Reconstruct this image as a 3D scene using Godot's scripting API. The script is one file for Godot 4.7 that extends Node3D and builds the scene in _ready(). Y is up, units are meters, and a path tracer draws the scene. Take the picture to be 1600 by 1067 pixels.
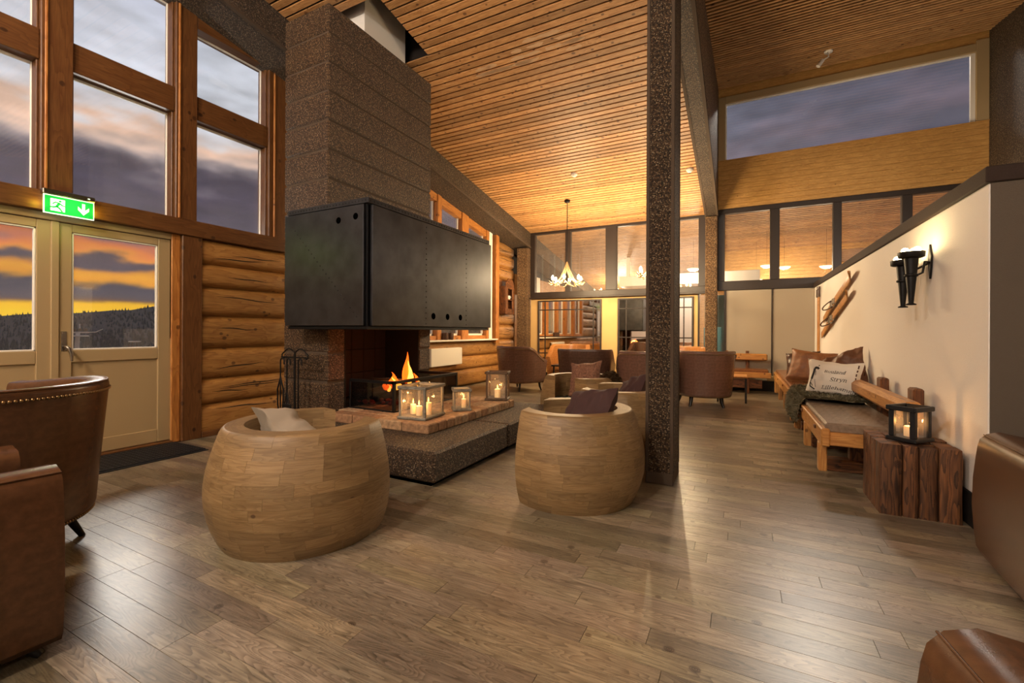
extends Node3D
# A lodge lounge at dusk: open fireplace, wooden tub chairs, slatted ceilings, window wall.
# x: right along the far wall, y: up, -z: into the depth. The camera stands at (0, 1.15, 0).

const LEFT := -5.1        # inner face of the window and log wall
const BEAM := -4.6        # inner face of the concrete beam under the left eaves
const MID := -0.64        # left face of the rafter that divides the two ceilings
const MIDR := -0.42
const RIGHT := 1.226      # white partition
const FAR := -9.95        # glazed wall at the far end
const GRAVEL := 3.58      # pebble concrete wall far right
const BACK := 3.4         # wall behind the camera

var M := {}
var used := {}
var rng := RandomNumberGenerator.new()


func ceil_left(z: float) -> float:
	return 3.55 + 0.17 * (z - FAR)


func ceil_right(z: float) -> float:
	return 6.06 - 0.188 * (z - FAR)


func _ready() -> void:
	rng.seed = 4711
	setup_camera()
	setup_sky()
	make_materials()
	build_fill_lamps()
	build_floor()
	build_ceilings()
	build_rafters()
	build_left_wall()
	build_far_wall()
	build_right_side()
	build_back_room()
	build_outside()
	build_fireplace()
	build_tubs()
	build_leather()
	build_bench()
	build_wall_things()
	build_lanterns()
	build_chandeliers()
	build_small_things()


func setup_camera() -> void:
	var cam := Camera3D.new()
	cam.name = "camera"
	cam.projection = Camera3D.PROJECTION_FRUSTUM
	cam.near = 0.05
	cam.far = 6000.0
	cam.size = 2.0 * cam.near * 533.5 / 694.13
	cam.frustum_offset = Vector2(0, -16.49 / 694.13 * cam.near)
	cam.transform = Transform3D(Basis(Vector3.UP, deg_to_rad(27.228)) * Basis(Vector3.BACK, deg_to_rad(0.2605)), Vector3(0, 1.15, 0))
	cam.current = true
	add_child(cam)


func setup_sky() -> void:
	var e := Environment.new()
	e.background_mode = Environment.BG_SKY
	e.tonemap_mode = Environment.TONE_MAPPER_LINEAR
	e.tonemap_exposure = 1.0
	e.sdfgi_enabled = true
	e.ssao_enabled = true
	e.ssil_enabled = true
	var sky := Sky.new()
	var pano := PanoramaSkyMaterial.new()
	pano.panorama = sky_texture()
	sky.sky_material = pano
	e.sky = sky
	var w := WorldEnvironment.new()
	w.name = "world_environment"
	w.environment = e
	add_child(w)


# Dusk: bands of cloud over a yellow horizon towards the sunset, dull violet cloud on the other side.
func sky_texture() -> ImageTexture:
	var W := 2048
	var H := 1024
	var sunset := [[0.0, 255, 200, 60], [1.4, 255, 203, 50], [2.45, 250, 188, 45], [2.75, 120, 88, 70], [3.1, 92, 82, 86], [4.1, 84, 78, 88], [4.45, 238, 160, 60], [5.0, 245, 170, 62], [5.5, 215, 140, 72], [5.85, 92, 82, 92], [6.7, 96, 82, 90], [7.05, 235, 150, 72], [7.6, 225, 130, 75], [8.2, 190, 112, 88], [8.9, 120, 98, 102], [10.5, 98, 90, 100], [12.5, 92, 84, 97], [14.0, 84, 77, 92], [15.3, 104, 96, 106], [16.4, 152, 140, 143], [17.5, 214, 186, 172], [18.9, 236, 196, 172], [20.0, 214, 206, 206], [22.0, 204, 206, 214], [24.0, 214, 218, 228], [27.0, 206, 210, 222], [31.0, 196, 200, 216], [40.0, 168, 174, 192], [90.0, 112, 122, 144]]
	var dull := [[0.0, 150, 130, 128], [8.0, 112, 102, 112], [18.0, 97, 95, 110], [30.0, 88, 89, 106], [50.0, 80, 84, 102], [90.0, 76, 82, 100]]
	var n1 := FastNoiseLite.new()
	n1.seed = 11
	n1.frequency = 1.0
	n1.fractal_octaves = 5
	var n2 := FastNoiseLite.new()
	n2.seed = 23
	n2.frequency = 1.0
	n2.fractal_octaves = 4
	var data := PackedByteArray()
	data.resize(W * H * 3)
	var t1 := ramp_table(sunset)
	var t2 := ramp_table(dull)
	for y in H:
		var el := (0.5 - (y + 0.5) / H) * 180.0
		if el < -0.6:
			for x in W:
				var k := (y * W + x) * 3
				data[k] = 70
				data[k + 1] = 62
				data[k + 2] = 60
			continue
		el = maxf(el, 0.0)
		var ce := cos(deg_to_rad(el))
		var se := sin(deg_to_rad(el))
		var amp := clampf(el / 9.0, 0.16, 1.5)
		for x in W:
			var az := (x + 0.5) / W * TAU
			var dx := sin(az) * ce
			var dz := -cos(az) * ce
			var a := n1.get_noise_3d(dx * 5.0, se * 15.0, dz * 5.0)
			var b := n2.get_noise_3d(dx * 10.0, se * 34.0, dz * 10.0)
			var from := absf(wrapf(az - deg_to_rad(278.0), -PI, PI))
			var w := 1.0 - smoothstep(deg_to_rad(40.0), deg_to_rad(95.0), from)
			var e1 := clampf(el + (a * 1.9 + b * 0.8) * amp, 0.0, 89.9)
			var i1 := int(e1 * 20.0)
			var c: Color = t1[i1]
			var d: Color = t2[int(el * 20.0)]
			var pink := clampf(a * 2.0 + 0.15, 0.0, 1.0) * 0.5
			d = d.lerp(Color(0.47, 0.40, 0.44), pink)
			c = d.lerp(c, w)
			var lift := 1.0 + b * 0.16 * clampf(el / 12.0, 0.2, 1.0) + a * 0.1
			var k2 := (y * W + x) * 3
			data[k2] = clampi(int(c.r * lift * 255.0), 0, 255)
			data[k2 + 1] = clampi(int(c.g * lift * 255.0), 0, 255)
			data[k2 + 2] = clampi(int(c.b * lift * 255.0), 0, 255)
	return ImageTexture.create_from_image(Image.create_from_data(W, H, false, Image.FORMAT_RGB8, data))


func ramp_table(keys: Array) -> Array:
	var out := []
	var k := 0
	for i in 1801:
		var e := i / 20.0
		while k < keys.size() - 2 and e > keys[k + 1][0]:
			k += 1
		var a: Array = keys[k]
		var b: Array = keys[k + 1]
		var t := clampf((e - a[0]) / (b[0] - a[0]), 0.0, 1.0)
		out.append(Color(a[1] / 255.0, a[2] / 255.0, a[3] / 255.0).lerp(Color(b[1] / 255.0, b[2] / 255.0, b[3] / 255.0), t))
	return out


# ---------------------------------------------------------------- helpers: meshes

class MB:
	var v := PackedVector3Array()
	var n := PackedVector3Array()
	var u := PackedVector2Array()
	var c := PackedColorArray()
	var ix := PackedInt32Array()
	var col := Color.WHITE
	var xf := Transform3D.IDENTITY
	var off := Vector2.ZERO

	func add(p: Vector3, nn: Vector3, uv: Vector2) -> int:
		v.append(xf * p)
		n.append((xf.basis * nn).normalized())
		u.append(uv + off)
		c.append(col)
		return v.size() - 1

	# a flat convex polygon, turned to face away from `inside`
	func poly(p: Array, inside: Vector3, uvs: Array = []) -> void:
		var nn := Vector3.ZERO
		for i in range(1, p.size() - 1):
			nn += (p[i] - p[0]).cross(p[i + 1] - p[0])
		if nn.length() < 1e-12:
			return
		nn = nn.normalized()
		var mid := Vector3.ZERO
		for q in p:
			mid += q
		mid /= p.size()
		var flip := nn.dot(mid - inside) < 0.0
		if flip:
			nn = -nn
		var first := v.size()
		for i in p.size():
			add(p[i], nn, uvs[i] if uvs.size() else Vector2(p[i].x + p[i].z, p[i].y))
		for i in range(1, p.size() - 1):
			if flip:
				ix.append_array(PackedInt32Array([first, first + i, first + i + 1]))
			else:
				ix.append_array(PackedInt32Array([first, first + i + 1, first + i]))

	# a box from lo to hi with chamfered edges; texture u runs along the grain axis
	func box(lo: Vector3, hi: Vector3, ch := 0.0, grain := 0) -> void:
		var mid := (lo + hi) * 0.5
		var half := (hi - lo) * 0.5
		var e := minf(ch, minf(half.x, minf(half.y, half.z)) * 0.98)
		for k in 3:
			var a := (k + 1) % 3
			var b := (k + 2) % 3
			for s in [-1.0, 1.0]:
				var p := []
				var uvs := []
				for q in [[-1, -1], [1, -1], [1, 1], [-1, 1]]:
					var o := Vector3.ZERO
					o[k] = s * half[k]
					o[a] = q[0] * (half[a] - e)
					o[b] = q[1] * (half[b] - e)
					p.append(mid + o)
					uvs.append(face_uv(mid + o, k, grain))
				poly(p, mid, uvs)
		if e <= 0.0:
			return
		for k in 3:
			var a := (k + 1) % 3
			var b := (k + 2) % 3
			for sa in [-1.0, 1.0]:
				for sb in [-1.0, 1.0]:
					var p := []
					var uvs := []
					for q in [[-1, 0], [1, 0], [1, 1], [-1, 1]]:
						var o := Vector3.ZERO
						o[k] = q[0] * (half[k] - e)
						o[a] = sa * (half[a] - (e if q[1] else 0.0))
						o[b] = sb * (half[b] - (0.0 if q[1] else e))
						p.append(mid + o)
						uvs.append(face_uv(mid + o, a if a != grain else b, grain))
					poly(p, mid, uvs)
		for sx in [-1.0, 1.0]:
			for sy in [-1.0, 1.0]:
				for sz in [-1.0, 1.0]:
					var h := Vector3(sx * half.x, sy * half.y, sz * half.z)
					var d := Vector3(sx * e, sy * e, sz * e)
					poly([mid + h - Vector3(0, d.y, d.z), mid + h - Vector3(d.x, 0, d.z), mid + h - Vector3(d.x, d.y, 0)], mid)

	func face_uv(p: Vector3, k: int, grain: int) -> Vector2:
		if k == grain:
			return Vector2(p[(k + 1) % 3] * 0.3, p[(k + 2) % 3])
		return Vector2(p[grain], p[3 - k - grain] + p[k])

	# a smooth sheet through rows of points (equal lengths); outward if rows x columns is counter-clockwise
	func grid(rows: Array, flip := false, close := false, swap := false) -> void:
		var w: int = rows[0].size()
		var h := rows.size()
		var nn := []
		nn.resize(w * h)
		nn.fill(Vector3.ZERO)
		var quads := []
		for i in h - 1:
			for j in (w if close else w - 1):
				var j2 := (j + 1) % w
				var a: Vector3 = rows[i][j]
				var b: Vector3 = rows[i][j2]
				var c2: Vector3 = rows[i + 1][j2]
				var d: Vector3 = rows[i + 1][j]
				var f := (c2 - a).cross(d - b)
				if flip:
					f = -f
				nn[i * w + j] += f
				nn[i * w + j2] += f
				nn[(i + 1) * w + j2] += f
				nn[(i + 1) * w + j] += f
		var first := v.size()
		var ww := w + 1 if close else w
		var vv := 0.0
		for i in h:
			var uu := 0.0
			if i:
				vv += rows[i][w / 2].distance_to(rows[i - 1][w / 2])
			for j in ww:
				var jj := j % w
				if j:
					uu += rows[i][jj].distance_to(rows[i][j - 1])
				var q: Vector3 = nn[i * w + jj]
				add(rows[i][jj], q if q.length() > 1e-14 else Vector3.UP, Vector2(vv, uu) if swap else Vector2(uu, vv))
		for i in h - 1:
			for j in ww - 1:
				var a := first + i * ww + j
				if flip:
					ix.append_array(PackedInt32Array([a, a + 1, a + ww + 1, a, a + ww + 1, a + ww]))
				else:
					ix.append_array(PackedInt32Array([a, a + ww + 1, a + 1, a, a + ww, a + ww + 1]))

	# a round bar along a path
	func tube(path: Array, radius, sides := 8) -> void:
		var rows := []
		var ref := Vector3.UP
		var t0: Vector3 = (path[1] - path[0]).normalized()
		if absf(t0.dot(ref)) > 0.95:
			ref = Vector3.RIGHT
		for i in path.size():
			var t: Vector3 = (path[mini(i + 1, path.size() - 1)] - path[maxi(i - 1, 0)]).normalized()
			var a := ref.cross(t).normalized()
			var b := t.cross(a)
			ref = b
			var r: float = radius[i] if radius is Array else radius
			var row := []
			for j in sides:
				var q := TAU * j / sides
				row.append(path[i] + (a * cos(q) + b * sin(q)) * r)
			rows.append(row)
		grid(rows, false, true, true)
		var last: int = path.size() - 1
		var inner: Vector3 = (path[0] + path[1]) * 0.5
		poly(rows[0], inner)
		inner = (path[last] + path[last - 1]) * 0.5
		poly(rows[last], inner)

	# profile of (radius, height) turned about the y axis, from the bottom upwards
	func lathe(prof: Array, sides := 20, at := Vector3.ZERO, smooth := true) -> void:
		if smooth:
			var rows := []
			for p in prof:
				var row := []
				for j in sides:
					var q := -TAU * j / sides
					row.append(at + Vector3(cos(q) * p.x, p.y, sin(q) * p.x))
				rows.append(row)
			grid(rows, false, true)
		else:
			for i in prof.size() - 1:
				lathe([prof[i], prof[i + 1]], sides, at, true)

	# a flat outline (counter-clockwise seen from +z) pushed out from z0 to z1
	func prism(pts: PackedVector2Array, z0: float, z1: float) -> void:
		if Geometry2D.is_polygon_clockwise(pts):
			pts.reverse()
		var tri := Geometry2D.triangulate_polygon(pts)
		for side in 2:
			var first := v.size()
			for p in pts:
				add(Vector3(p.x, p.y, z1 if side == 0 else z0), Vector3(0, 0, 1 if side == 0 else -1), p)
			for i in range(0, tri.size(), 3):
				var a := pts[tri[i]]
				var b := pts[tri[i + 1]]
				var d := pts[tri[i + 2]]
				var ccw := (b - a).cross(d - a) > 0.0
				if ccw == (side == 0):
					ix.append_array(PackedInt32Array([first + tri[i], first + tri[i + 2], first + tri[i + 1]]))
				else:
					ix.append_array(PackedInt32Array([first + tri[i], first + tri[i + 1], first + tri[i + 2]]))
		for i in pts.size():
			var a := pts[i]
			var b := pts[(i + 1) % pts.size()]
			var nn := Vector3(b.y - a.y, a.x - b.x, 0).normalized()
			var first := v.size()
			add(Vector3(a.x, a.y, z0), nn, Vector2(z0, i * 0.1))
			add(Vector3(b.x, b.y, z0), nn, Vector2(z0, i * 0.1 + 0.1))
			add(Vector3(b.x, b.y, z1), nn, Vector2(z1, i * 0.1 + 0.1))
			add(Vector3(a.x, a.y, z1), nn, Vector2(z1, i * 0.1))
			ix.append_array(PackedInt32Array([first, first + 2, first + 1, first, first + 3, first + 2]))

	func ball(at: Vector3, r: Vector3, rings := 6, sides := 10) -> void:
		var rows := []
		for i in rings + 1:
			var t := -PI / 2 + PI * i / rings
			var row := []
			for j in sides:
				var q := -TAU * j / sides
				row.append(at + Vector3(cos(q) * cos(t) * r.x, sin(t) * r.y, sin(q) * cos(t) * r.z))
			rows.append(row)
		grid(rows, false, true)

	func mesh() -> ArrayMesh:
		var a := []
		a.resize(Mesh.ARRAY_MAX)
		a[Mesh.ARRAY_VERTEX] = v
		a[Mesh.ARRAY_NORMAL] = n
		a[Mesh.ARRAY_TEX_UV] = u
		a[Mesh.ARRAY_COLOR] = c
		a[Mesh.ARRAY_INDEX] = ix
		var m := ArrayMesh.new()
		m.add_surface_from_arrays(Mesh.PRIMITIVE_TRIANGLES, a)
		return m


# ---------------------------------------------------------------- helpers: naming

func numbered(called: String) -> String:
	if not used.has(called):
		used[called] = 0
		return called
	used[called] += 1
	return "%s_%03d" % [called, used[called]]


func thing(called: String, label: String, category: String, at := Vector3.ZERO, turn := 0.0, group := "") -> Node3D:
	var o := Node3D.new()
	o.name = numbered(called)
	add_child(o)
	o.position = at
	o.rotation.y = turn
	o.set_meta("label", label)
	o.set_meta("category", category)
	if group:
		o.set_meta("group", group)
	return o


func place(called: String, label: String) -> Node3D:
	var o := Node3D.new()
	o.name = called
	add_child(o)
	o.set_meta("kind", "structure")
	o.set_meta("label", label)
	return o


func part(called: String, mb: MB, mat: Material, parent: Node, stuff := false, label := "") -> MeshInstance3D:
	return part_mesh(called, mb.mesh(), mat, parent, stuff, label)


func part_mesh(called: String, mesh: Mesh, mat: Material, parent: Node, stuff := false, label := "") -> MeshInstance3D:
	var o := MeshInstance3D.new()
	var key := str(parent.get_instance_id()) + called
	used[key] = used.get(key, -1) + 1
	o.name = called if used[key] == 0 else "%s_%03d" % [called, used[key]]
	o.mesh = mesh
	o.material_override = mat
	parent.add_child(o, true)
	if stuff:
		o.set_meta("kind", "stuff")
	if label:
		o.set_meta("label", label)
	return o


func bx(called: String, lo: Vector3, hi: Vector3, mat: Material, parent: Node, ch := 0.003, grain := 0) -> MeshInstance3D:
	var b := MB.new()
	b.off = Vector2(rng.randf() * 3.0, rng.randf() * 3.0)
	b.box(lo, hi, ch, grain)
	return part(called, b, mat, parent)


func lamp(at: Vector3, color: Color, energy: float, size: float, parent: Node) -> OmniLight3D:
	var l := OmniLight3D.new()
	l.name = "light"
	l.light_color = color
	l.light_energy = energy
	l.light_size = size
	l.omni_range = 30.0
	l.omni_attenuation = 2.0
	l.shadow_enabled = true
	parent.add_child(l, true)
	l.position = at
	return l


# ---------------------------------------------------------------- materials

func noise_bytes(seed_: int, freq: float, oct: int, w: int, h: int, rw: int, rh: int) -> PackedByteArray:
	var n := FastNoiseLite.new()
	n.seed = seed_
	n.frequency = freq
	n.fractal_octaves = oct
	var im := n.get_seamless_image(w, h)
	im.convert(Image.FORMAT_L8)
	if rw != w or rh != h:
		im.resize(rw, rh, Image.INTERPOLATE_CUBIC)
	return im.get_data()


# u runs along the grain: 1024 px for 1.6 m; v across it: 256 px for 0.4 m
func wood_texture(seed_: int, dark: Color, light: Color, rings: float, knots: int, rough_grain := 0.5) -> ImageTexture:
	var W := 1024
	var H := 256
	var wav := noise_bytes(seed_, 0.012, 3, 128, 256, W, H)
	var fib := noise_bytes(seed_ + 1, 0.11, 3, 64, 256, W, H)
	var pat := noise_bytes(seed_ + 2, 0.02, 3, 256, 256, W, H)
	var r := RandomNumberGenerator.new()
	r.seed = seed_
	var ks := []
	for i in knots:
		ks.append(Vector3(r.randf() * W, r.randf() * H, r.randf_range(5.0, 11.0)))
	var data := PackedByteArray()
	data.resize(W * H * 3)
	for y in H:
		for x in W:
			var k := y * W + x
			var t := float(y) / H * rings + wav[k] / 255.0 * rings * 0.9
			var g := t - floorf(t)
			g = g * g
			var val := 1.0 - g * (1.0 - rough_grain) - (fib[k] / 255.0) * 0.55 + pat[k] / 255.0 * 0.35 - 0.1
			var c := dark.lerp(light, clampf(val, 0.0, 1.0))
			data[k * 3] = int(c.r * 255.0)
			data[k * 3 + 1] = int(c.g * 255.0)
			data[k * 3 + 2] = int(c.b * 255.0)
	for kn in ks:
		var rr: float = kn.z
		for y in range(int(kn.y - rr * 1.6), int(kn.y + rr * 1.6)):
			for x in range(int(kn.x - rr * 2.2), int(kn.x + rr * 2.2)):
				var d := Vector2((x - kn.x) / (rr * 1.25), (y - kn.y) / rr).length()
				if d < 1.5:
					var k2: int = (posmod(y, H) * W + posmod(x, W)) * 3
					var s := (1.0 - smoothstep(0.75, 1.5, d)) * (0.6 + 0.25 * sin(d * 14.0))
					data[k2] = int(data[k2] * (1.0 - s * 0.6))
					data[k2 + 1] = int(data[k2 + 1] * (1.0 - s * 0.68))
					data[k2 + 2] = int(data[k2 + 2] * (1.0 - s * 0.72))
	return ImageTexture.create_from_image(Image.create_from_data(W, H, false, Image.FORMAT_RGB8, data))


func wood(tex: Texture2D, tint := Color.WHITE, rough := 0.55, vertex := false) -> StandardMaterial3D:
	var m := StandardMaterial3D.new()
	m.albedo_texture = tex
	m.albedo_color = tint
	m.roughness = rough
	m.uv1_scale = Vector3(1 / 1.6, 1 / 0.4, 1)
	m.vertex_color_use_as_albedo = vertex
	m.heightmap_enabled = true
	m.heightmap_texture = tex
	m.heightmap_scale = 0.12
	return m


func plain(c: Color, rough := 0.6, metal := 0.0) -> StandardMaterial3D:
	var m := StandardMaterial3D.new()
	m.albedo_color = c
	m.roughness = rough
	m.metallic = metal
	return m


func noise_tex(seed_: int, freq: float, oct: int, size: int, lo: float, hi: float) -> ImageTexture:
	var b := noise_bytes(seed_, freq, oct, size, size, size, size)
	for i in b.size():
		b[i] = int(clampf(lerpf(lo, hi, b[i] / 255.0), 0.0, 1.0) * 255.0)
	return ImageTexture.create_from_image(Image.create_from_data(size, size, false, Image.FORMAT_L8, b))


func cell_image(ret: int, cell: float) -> Image:
	var n := FastNoiseLite.new()
	n.seed = 77
	n.noise_type = FastNoiseLite.TYPE_CELLULAR
	n.fractal_type = FastNoiseLite.FRACTAL_NONE
	n.frequency = 1.0 / cell
	n.cellular_jitter = 0.9
	n.cellular_return_type = ret
	var im := n.get_seamless_image(1024, 1024, false, false, 0.04)
	im.convert(Image.FORMAT_L8)
	return im


# exposed pebbles in grey cement, 0.55 m to a tile
func pebble_material(tint: Color) -> StandardMaterial3D:
	if not M.has("pebble_color"):
		var val := cell_image(FastNoiseLite.RETURN_CELL_VALUE, 21.0).get_data()
		var edge := cell_image(FastNoiseLite.RETURN_DISTANCE2_SUB, 21.0).get_data()
		var tones := [Color8(92, 74, 58), Color8(128, 104, 80), Color8(66, 56, 50), Color8(168, 146, 118), Color8(108, 92, 80), Color8(196, 182, 158), Color8(84, 66, 48), Color8(146, 126, 104), Color8(54, 46, 42), Color8(120, 96, 68), Color8(216, 206, 188)]
		var rgb := PackedByteArray()
		rgb.resize(1024 * 1024 * 3)
		var bump := PackedByteArray()
		bump.resize(1024 * 1024)
		for k in 1024 * 1024:
			var e := smoothstep(0.06, 0.3, edge[k] / 255.0)
			var c: Color = tones[(int(val[k]) * 7) % tones.size()]
			c = Color8(58, 49, 42).lerp(c, e)
			rgb[k * 3] = int(c.r * 255.0)
			rgb[k * 3 + 1] = int(c.g * 255.0)
			rgb[k * 3 + 2] = int(c.b * 255.0)
			bump[k] = int(255.0 * sqrt(clampf(edge[k] / 160.0, 0.0, 1.0)))
		M.pebble_color = ImageTexture.create_from_image(Image.create_from_data(1024, 1024, false, Image.FORMAT_RGB8, rgb))
		M.pebble_bump = ImageTexture.create_from_image(Image.create_from_data(1024, 1024, false, Image.FORMAT_L8, bump))
	var m := StandardMaterial3D.new()
	m.albedo_texture = M.pebble_color
	m.albedo_color = tint
	m.roughness = 0.62
	m.heightmap_enabled = true
	m.heightmap_texture = M.pebble_bump
	m.heightmap_scale = 0.9
	m.uv1_triplanar = true
	m.uv1_world_triplanar = true
	m.uv1_triplanar_sharpness = 8.0
	m.uv1_scale = Vector3.ONE / 0.47
	return m


func bumpy(m: StandardMaterial3D, tex: Texture2D, scale: float, depth: float) -> StandardMaterial3D:
	m.heightmap_enabled = true
	m.heightmap_texture = tex
	m.heightmap_scale = depth
	m.uv1_triplanar = true
	m.uv1_world_triplanar = true
	m.uv1_scale = Vector3.ONE * scale
	return m


func glass(c: Color) -> StandardMaterial3D:
	var m := StandardMaterial3D.new()
	m.albedo_color = c
	m.transparency = BaseMaterial3D.TRANSPARENCY_ALPHA
	m.roughness = 0.02
	return m


func glow(c: Color, energy: float) -> StandardMaterial3D:
	var m := StandardMaterial3D.new()
	m.albedo_color = c
	m.emission_enabled = true
	m.emission = c
	m.emission_energy_multiplier = energy
	return m


func make_materials() -> void:
	var fine := noise_tex(5, 0.06, 4, 512, 0.0, 1.0)
	var blotch := noise_tex(6, 0.008, 5, 512, 0.78, 1.0)
	var pine := wood_texture(101, Color8(158, 104, 58), Color8(226, 178, 122), 7.0, 16, 0.62)
	var pine2 := wood_texture(131, Color8(150, 98, 52), Color8(218, 170, 112), 4.0, 5, 0.6)
	var oak := wood_texture(161, Color8(86, 77, 64), Color8(174, 162, 140), 11.0, 2, 0.5)
	var block := wood_texture(191, Color8(144, 110, 68), Color8(202, 169, 119), 9.0, 1, 0.6)
	var stump := wood_texture(221, Color8(48, 28, 16), Color8(136, 88, 50), 6.0, 8, 0.4)
	M.oak = wood(oak, Color.WHITE, 0.32, true)
	M.oak.heightmap_scale = 0.05
	M.oak.metallic_specular = 0.72
	M.oak_sub = plain(Color8(40, 32, 26), 0.8)
	M.ceiling = []
	for t in [1.0, 0.93, 0.86, 0.97, 0.8]:
		M.ceiling.append(wood(pine, Color(t, t * 0.985, t * 0.96), 0.5))
	M.slat = []
	for t in [1.0, 0.95, 0.9]:
		M.slat.append(wood(pine2, Color(t * 0.94, t * 0.94, t * 0.94), 0.6))
	M.flake = plain(Color8(214, 178, 140), 0.8)
	M.dark = plain(Color8(30, 20, 14), 0.85)
	M.log = []
	for t in [0.84, 0.78, 0.74, 0.81]:
		M.log.append(wood(pine2, Color(t, t * 0.94, t * 0.76), 0.55))
	M.crack = plain(Color8(26, 15, 8), 0.95)
	M.post = wood(pine2, Color(0.5, 0.43, 0.36), 0.45)
	M.jamb = wood(pine2, Color(0.9, 0.78, 0.6), 0.45)
	M.panel = wood(block, Color(1.0, 0.92, 0.74), 0.5)
	M.block = []
	for t in [0.75, 0.72, 0.695, 0.77, 0.67, 0.73]:
		M.block.append(wood(block, Color(t, t * 0.985, t * 0.97), 0.5))
	M.bench = wood(pine, Color(0.86, 0.8, 0.66), 0.42)
	M.bench_dark = wood(stump, Color(1.0, 0.95, 0.9), 0.6)
	M.stump = []
	for t in [1.0, 0.85, 1.15, 0.95]:
		M.stump.append(wood(stump, Color(t, t, t).clamp(), 0.7))
	M.pebble = pebble_material(Color(0.74, 0.68, 0.6))
	M.pebble_fine = pebble_material(Color(0.82, 0.72, 0.6))
	M.pebble_fine.uv1_scale = Vector3.ONE / 0.42
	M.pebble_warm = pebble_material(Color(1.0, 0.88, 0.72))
	M.cement = bumpy(plain(Color8(76, 61, 47), 0.85), fine, 4.0, 0.25)
	M.plaster = bumpy(plain(Color8(226, 221, 214), 0.85), fine, 3.0, 0.15)
	M.cream_wall = bumpy(plain(Color8(196, 160, 104), 0.85), fine, 3.0, 0.15)
	M.shaded_wall = bumpy(plain(Color8(88, 77, 65), 0.85), fine, 3.0, 0.15)  # shade on the return wall, put into its paint colour
	M.felt = bumpy(plain(Color8(168, 156, 138), 0.95), fine, 5.0, 0.1)
	M.white_paint = plain(Color8(232, 226, 214), 0.5)
	M.cream_door = plain(Color8(168, 144, 104), 0.45)
	M.black_frame = plain(Color8(40, 29, 22), 0.5)
	M.rail = bumpy(plain(Color8(46, 30, 21), 0.85), fine, 2.0, 0.1)
	M.skirting = plain(Color8(24, 20, 18), 0.6)
	M.glass = glass(Color(1, 1, 1, 0.03))
	M.smoked = glass(Color(0.02, 0.02, 0.02, 0.45))
	M.lantern_glass = glass(Color(1, 0.96, 0.9, 0.04))
	M.mirror = plain(Color8(235, 230, 222), 0.02, 1.0)
	M.iron = plain(Color8(26, 24, 24), 0.5, 0.6)
	M.steel = bumpy(plain(Color8(72, 72, 75), 0.42, 0.8), blotch, 1.0, 0.0)
	M.steel.heightmap_enabled = false
	M.steel.albedo_texture = blotch
	M.steel.roughness_texture = blotch
	M.steel.roughness = 0.44
	M.steel_dark = plain(Color8(22, 22, 24), 0.5, 0.7)
	M.rivet = plain(Color8(12, 12, 13), 0.7, 0.0)
	M.black = plain(Color8(3, 3, 3), 1.0)
	M.black.specular_mode = BaseMaterial3D.SPECULAR_DISABLED
	M.nickel = plain(Color8(170, 164, 156), 0.25, 1.0)
	M.soot = bumpy(plain(Color8(20, 17, 15), 0.95), fine, 3.0, 0.4)
	M.fire_brick = bumpy(plain(Color8(40, 33, 29), 0.95), fine, 3.0, 0.4)
	M.brick = []
	for c in [Color8(206, 166, 124), Color8(194, 150, 110), Color8(214, 178, 138), Color8(184, 138, 100)]:
		M.brick.append(bumpy(plain(c, 0.85), fine, 3.5, 0.5))
		M.brick[-1].albedo_texture = noise_tex(31 + M.brick.size(), 0.02, 5, 256, 0.66, 1.0)
	M.leather = bumpy(plain(Color8(92, 61, 39), 0.27), noise_tex(8, 0.12, 3, 512, 0.0, 1.0), 7.0, 0.02)
	M.leather.albedo_texture = noise_tex(9, 0.012, 4, 256, 0.8, 1.0)
	M.leather_tan = M.leather.duplicate()
	M.leather_tan.albedo_color = Color8(176, 118, 64)
	M.leather_dark = M.leather.duplicate()
	M.leather_dark.albedo_color = Color8(88, 62, 50)
	M.leather_plum = M.leather.duplicate()
	M.leather_plum.albedo_color = Color8(128, 94, 78)
	M.cushion_tan = M.leather.duplicate()
	M.cushion_tan.albedo_color = Color8(150, 98, 58)
	M.cushion_tan.roughness = 0.5
	M.cushion_brown = M.cushion_tan.duplicate()
	M.cushion_brown.albedo_color = Color8(116, 76, 52)
	M.pad = M.leather.duplicate()
	M.pad.albedo_color = Color8(136, 118, 102)
	M.pad_tan = M.leather.duplicate()
	M.pad_tan.albedo_color = Color8(138, 88, 52)
	M.brass = plain(Color8(150, 122, 84), 0.35, 1.0)
	M.ebony = plain(Color8(22, 18, 17), 0.3)
	M.linen = bumpy(plain(Color8(146, 134, 118), 0.9), fine, 9.0, 0.08)
	M.cotton = bumpy(plain(Color8(228, 220, 206), 0.9), fine, 9.0, 0.08)
	M.plum = bumpy(plain(Color8(62, 38, 36), 0.85), fine, 9.0, 0.08)
	M.plum.rim_enabled = true
	M.plum.rim = 0.2
	M.hide = bumpy(plain(Color8(172, 120, 92), 0.75), fine, 5.0, 0.2)
	M.hide.albedo_texture = noise_tex(14, 0.03, 5, 256, 0.45, 1.0)
	M.check = bumpy(plain(Color8(92, 62, 50), 0.9), fine, 9.0, 0.08)
	M.fur = plain(Color8(146, 138, 112), 0.95)
	M.fur_dark = plain(Color8(74, 80, 76), 0.95)
	M.fur_brown = plain(Color8(104, 82, 56), 0.95)
	M.rubber = plain(Color8(24, 26, 30), 0.55)
	M.wax = plain(Color8(240, 224, 190), 0.5)
	M.wax.subsurf_scatter_enabled = true
	M.wax.subsurf_scatter_strength = 0.4
	M.wax.emission_enabled = true
	M.wax.emission = Color8(255, 170, 70)
	M.wax.emission_energy_multiplier = 0.25
	M.flame = glow(Color8(255, 190, 90), 7.0)
	M.fire_out = glow(Color8(255, 96, 20), 2.2)
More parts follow.
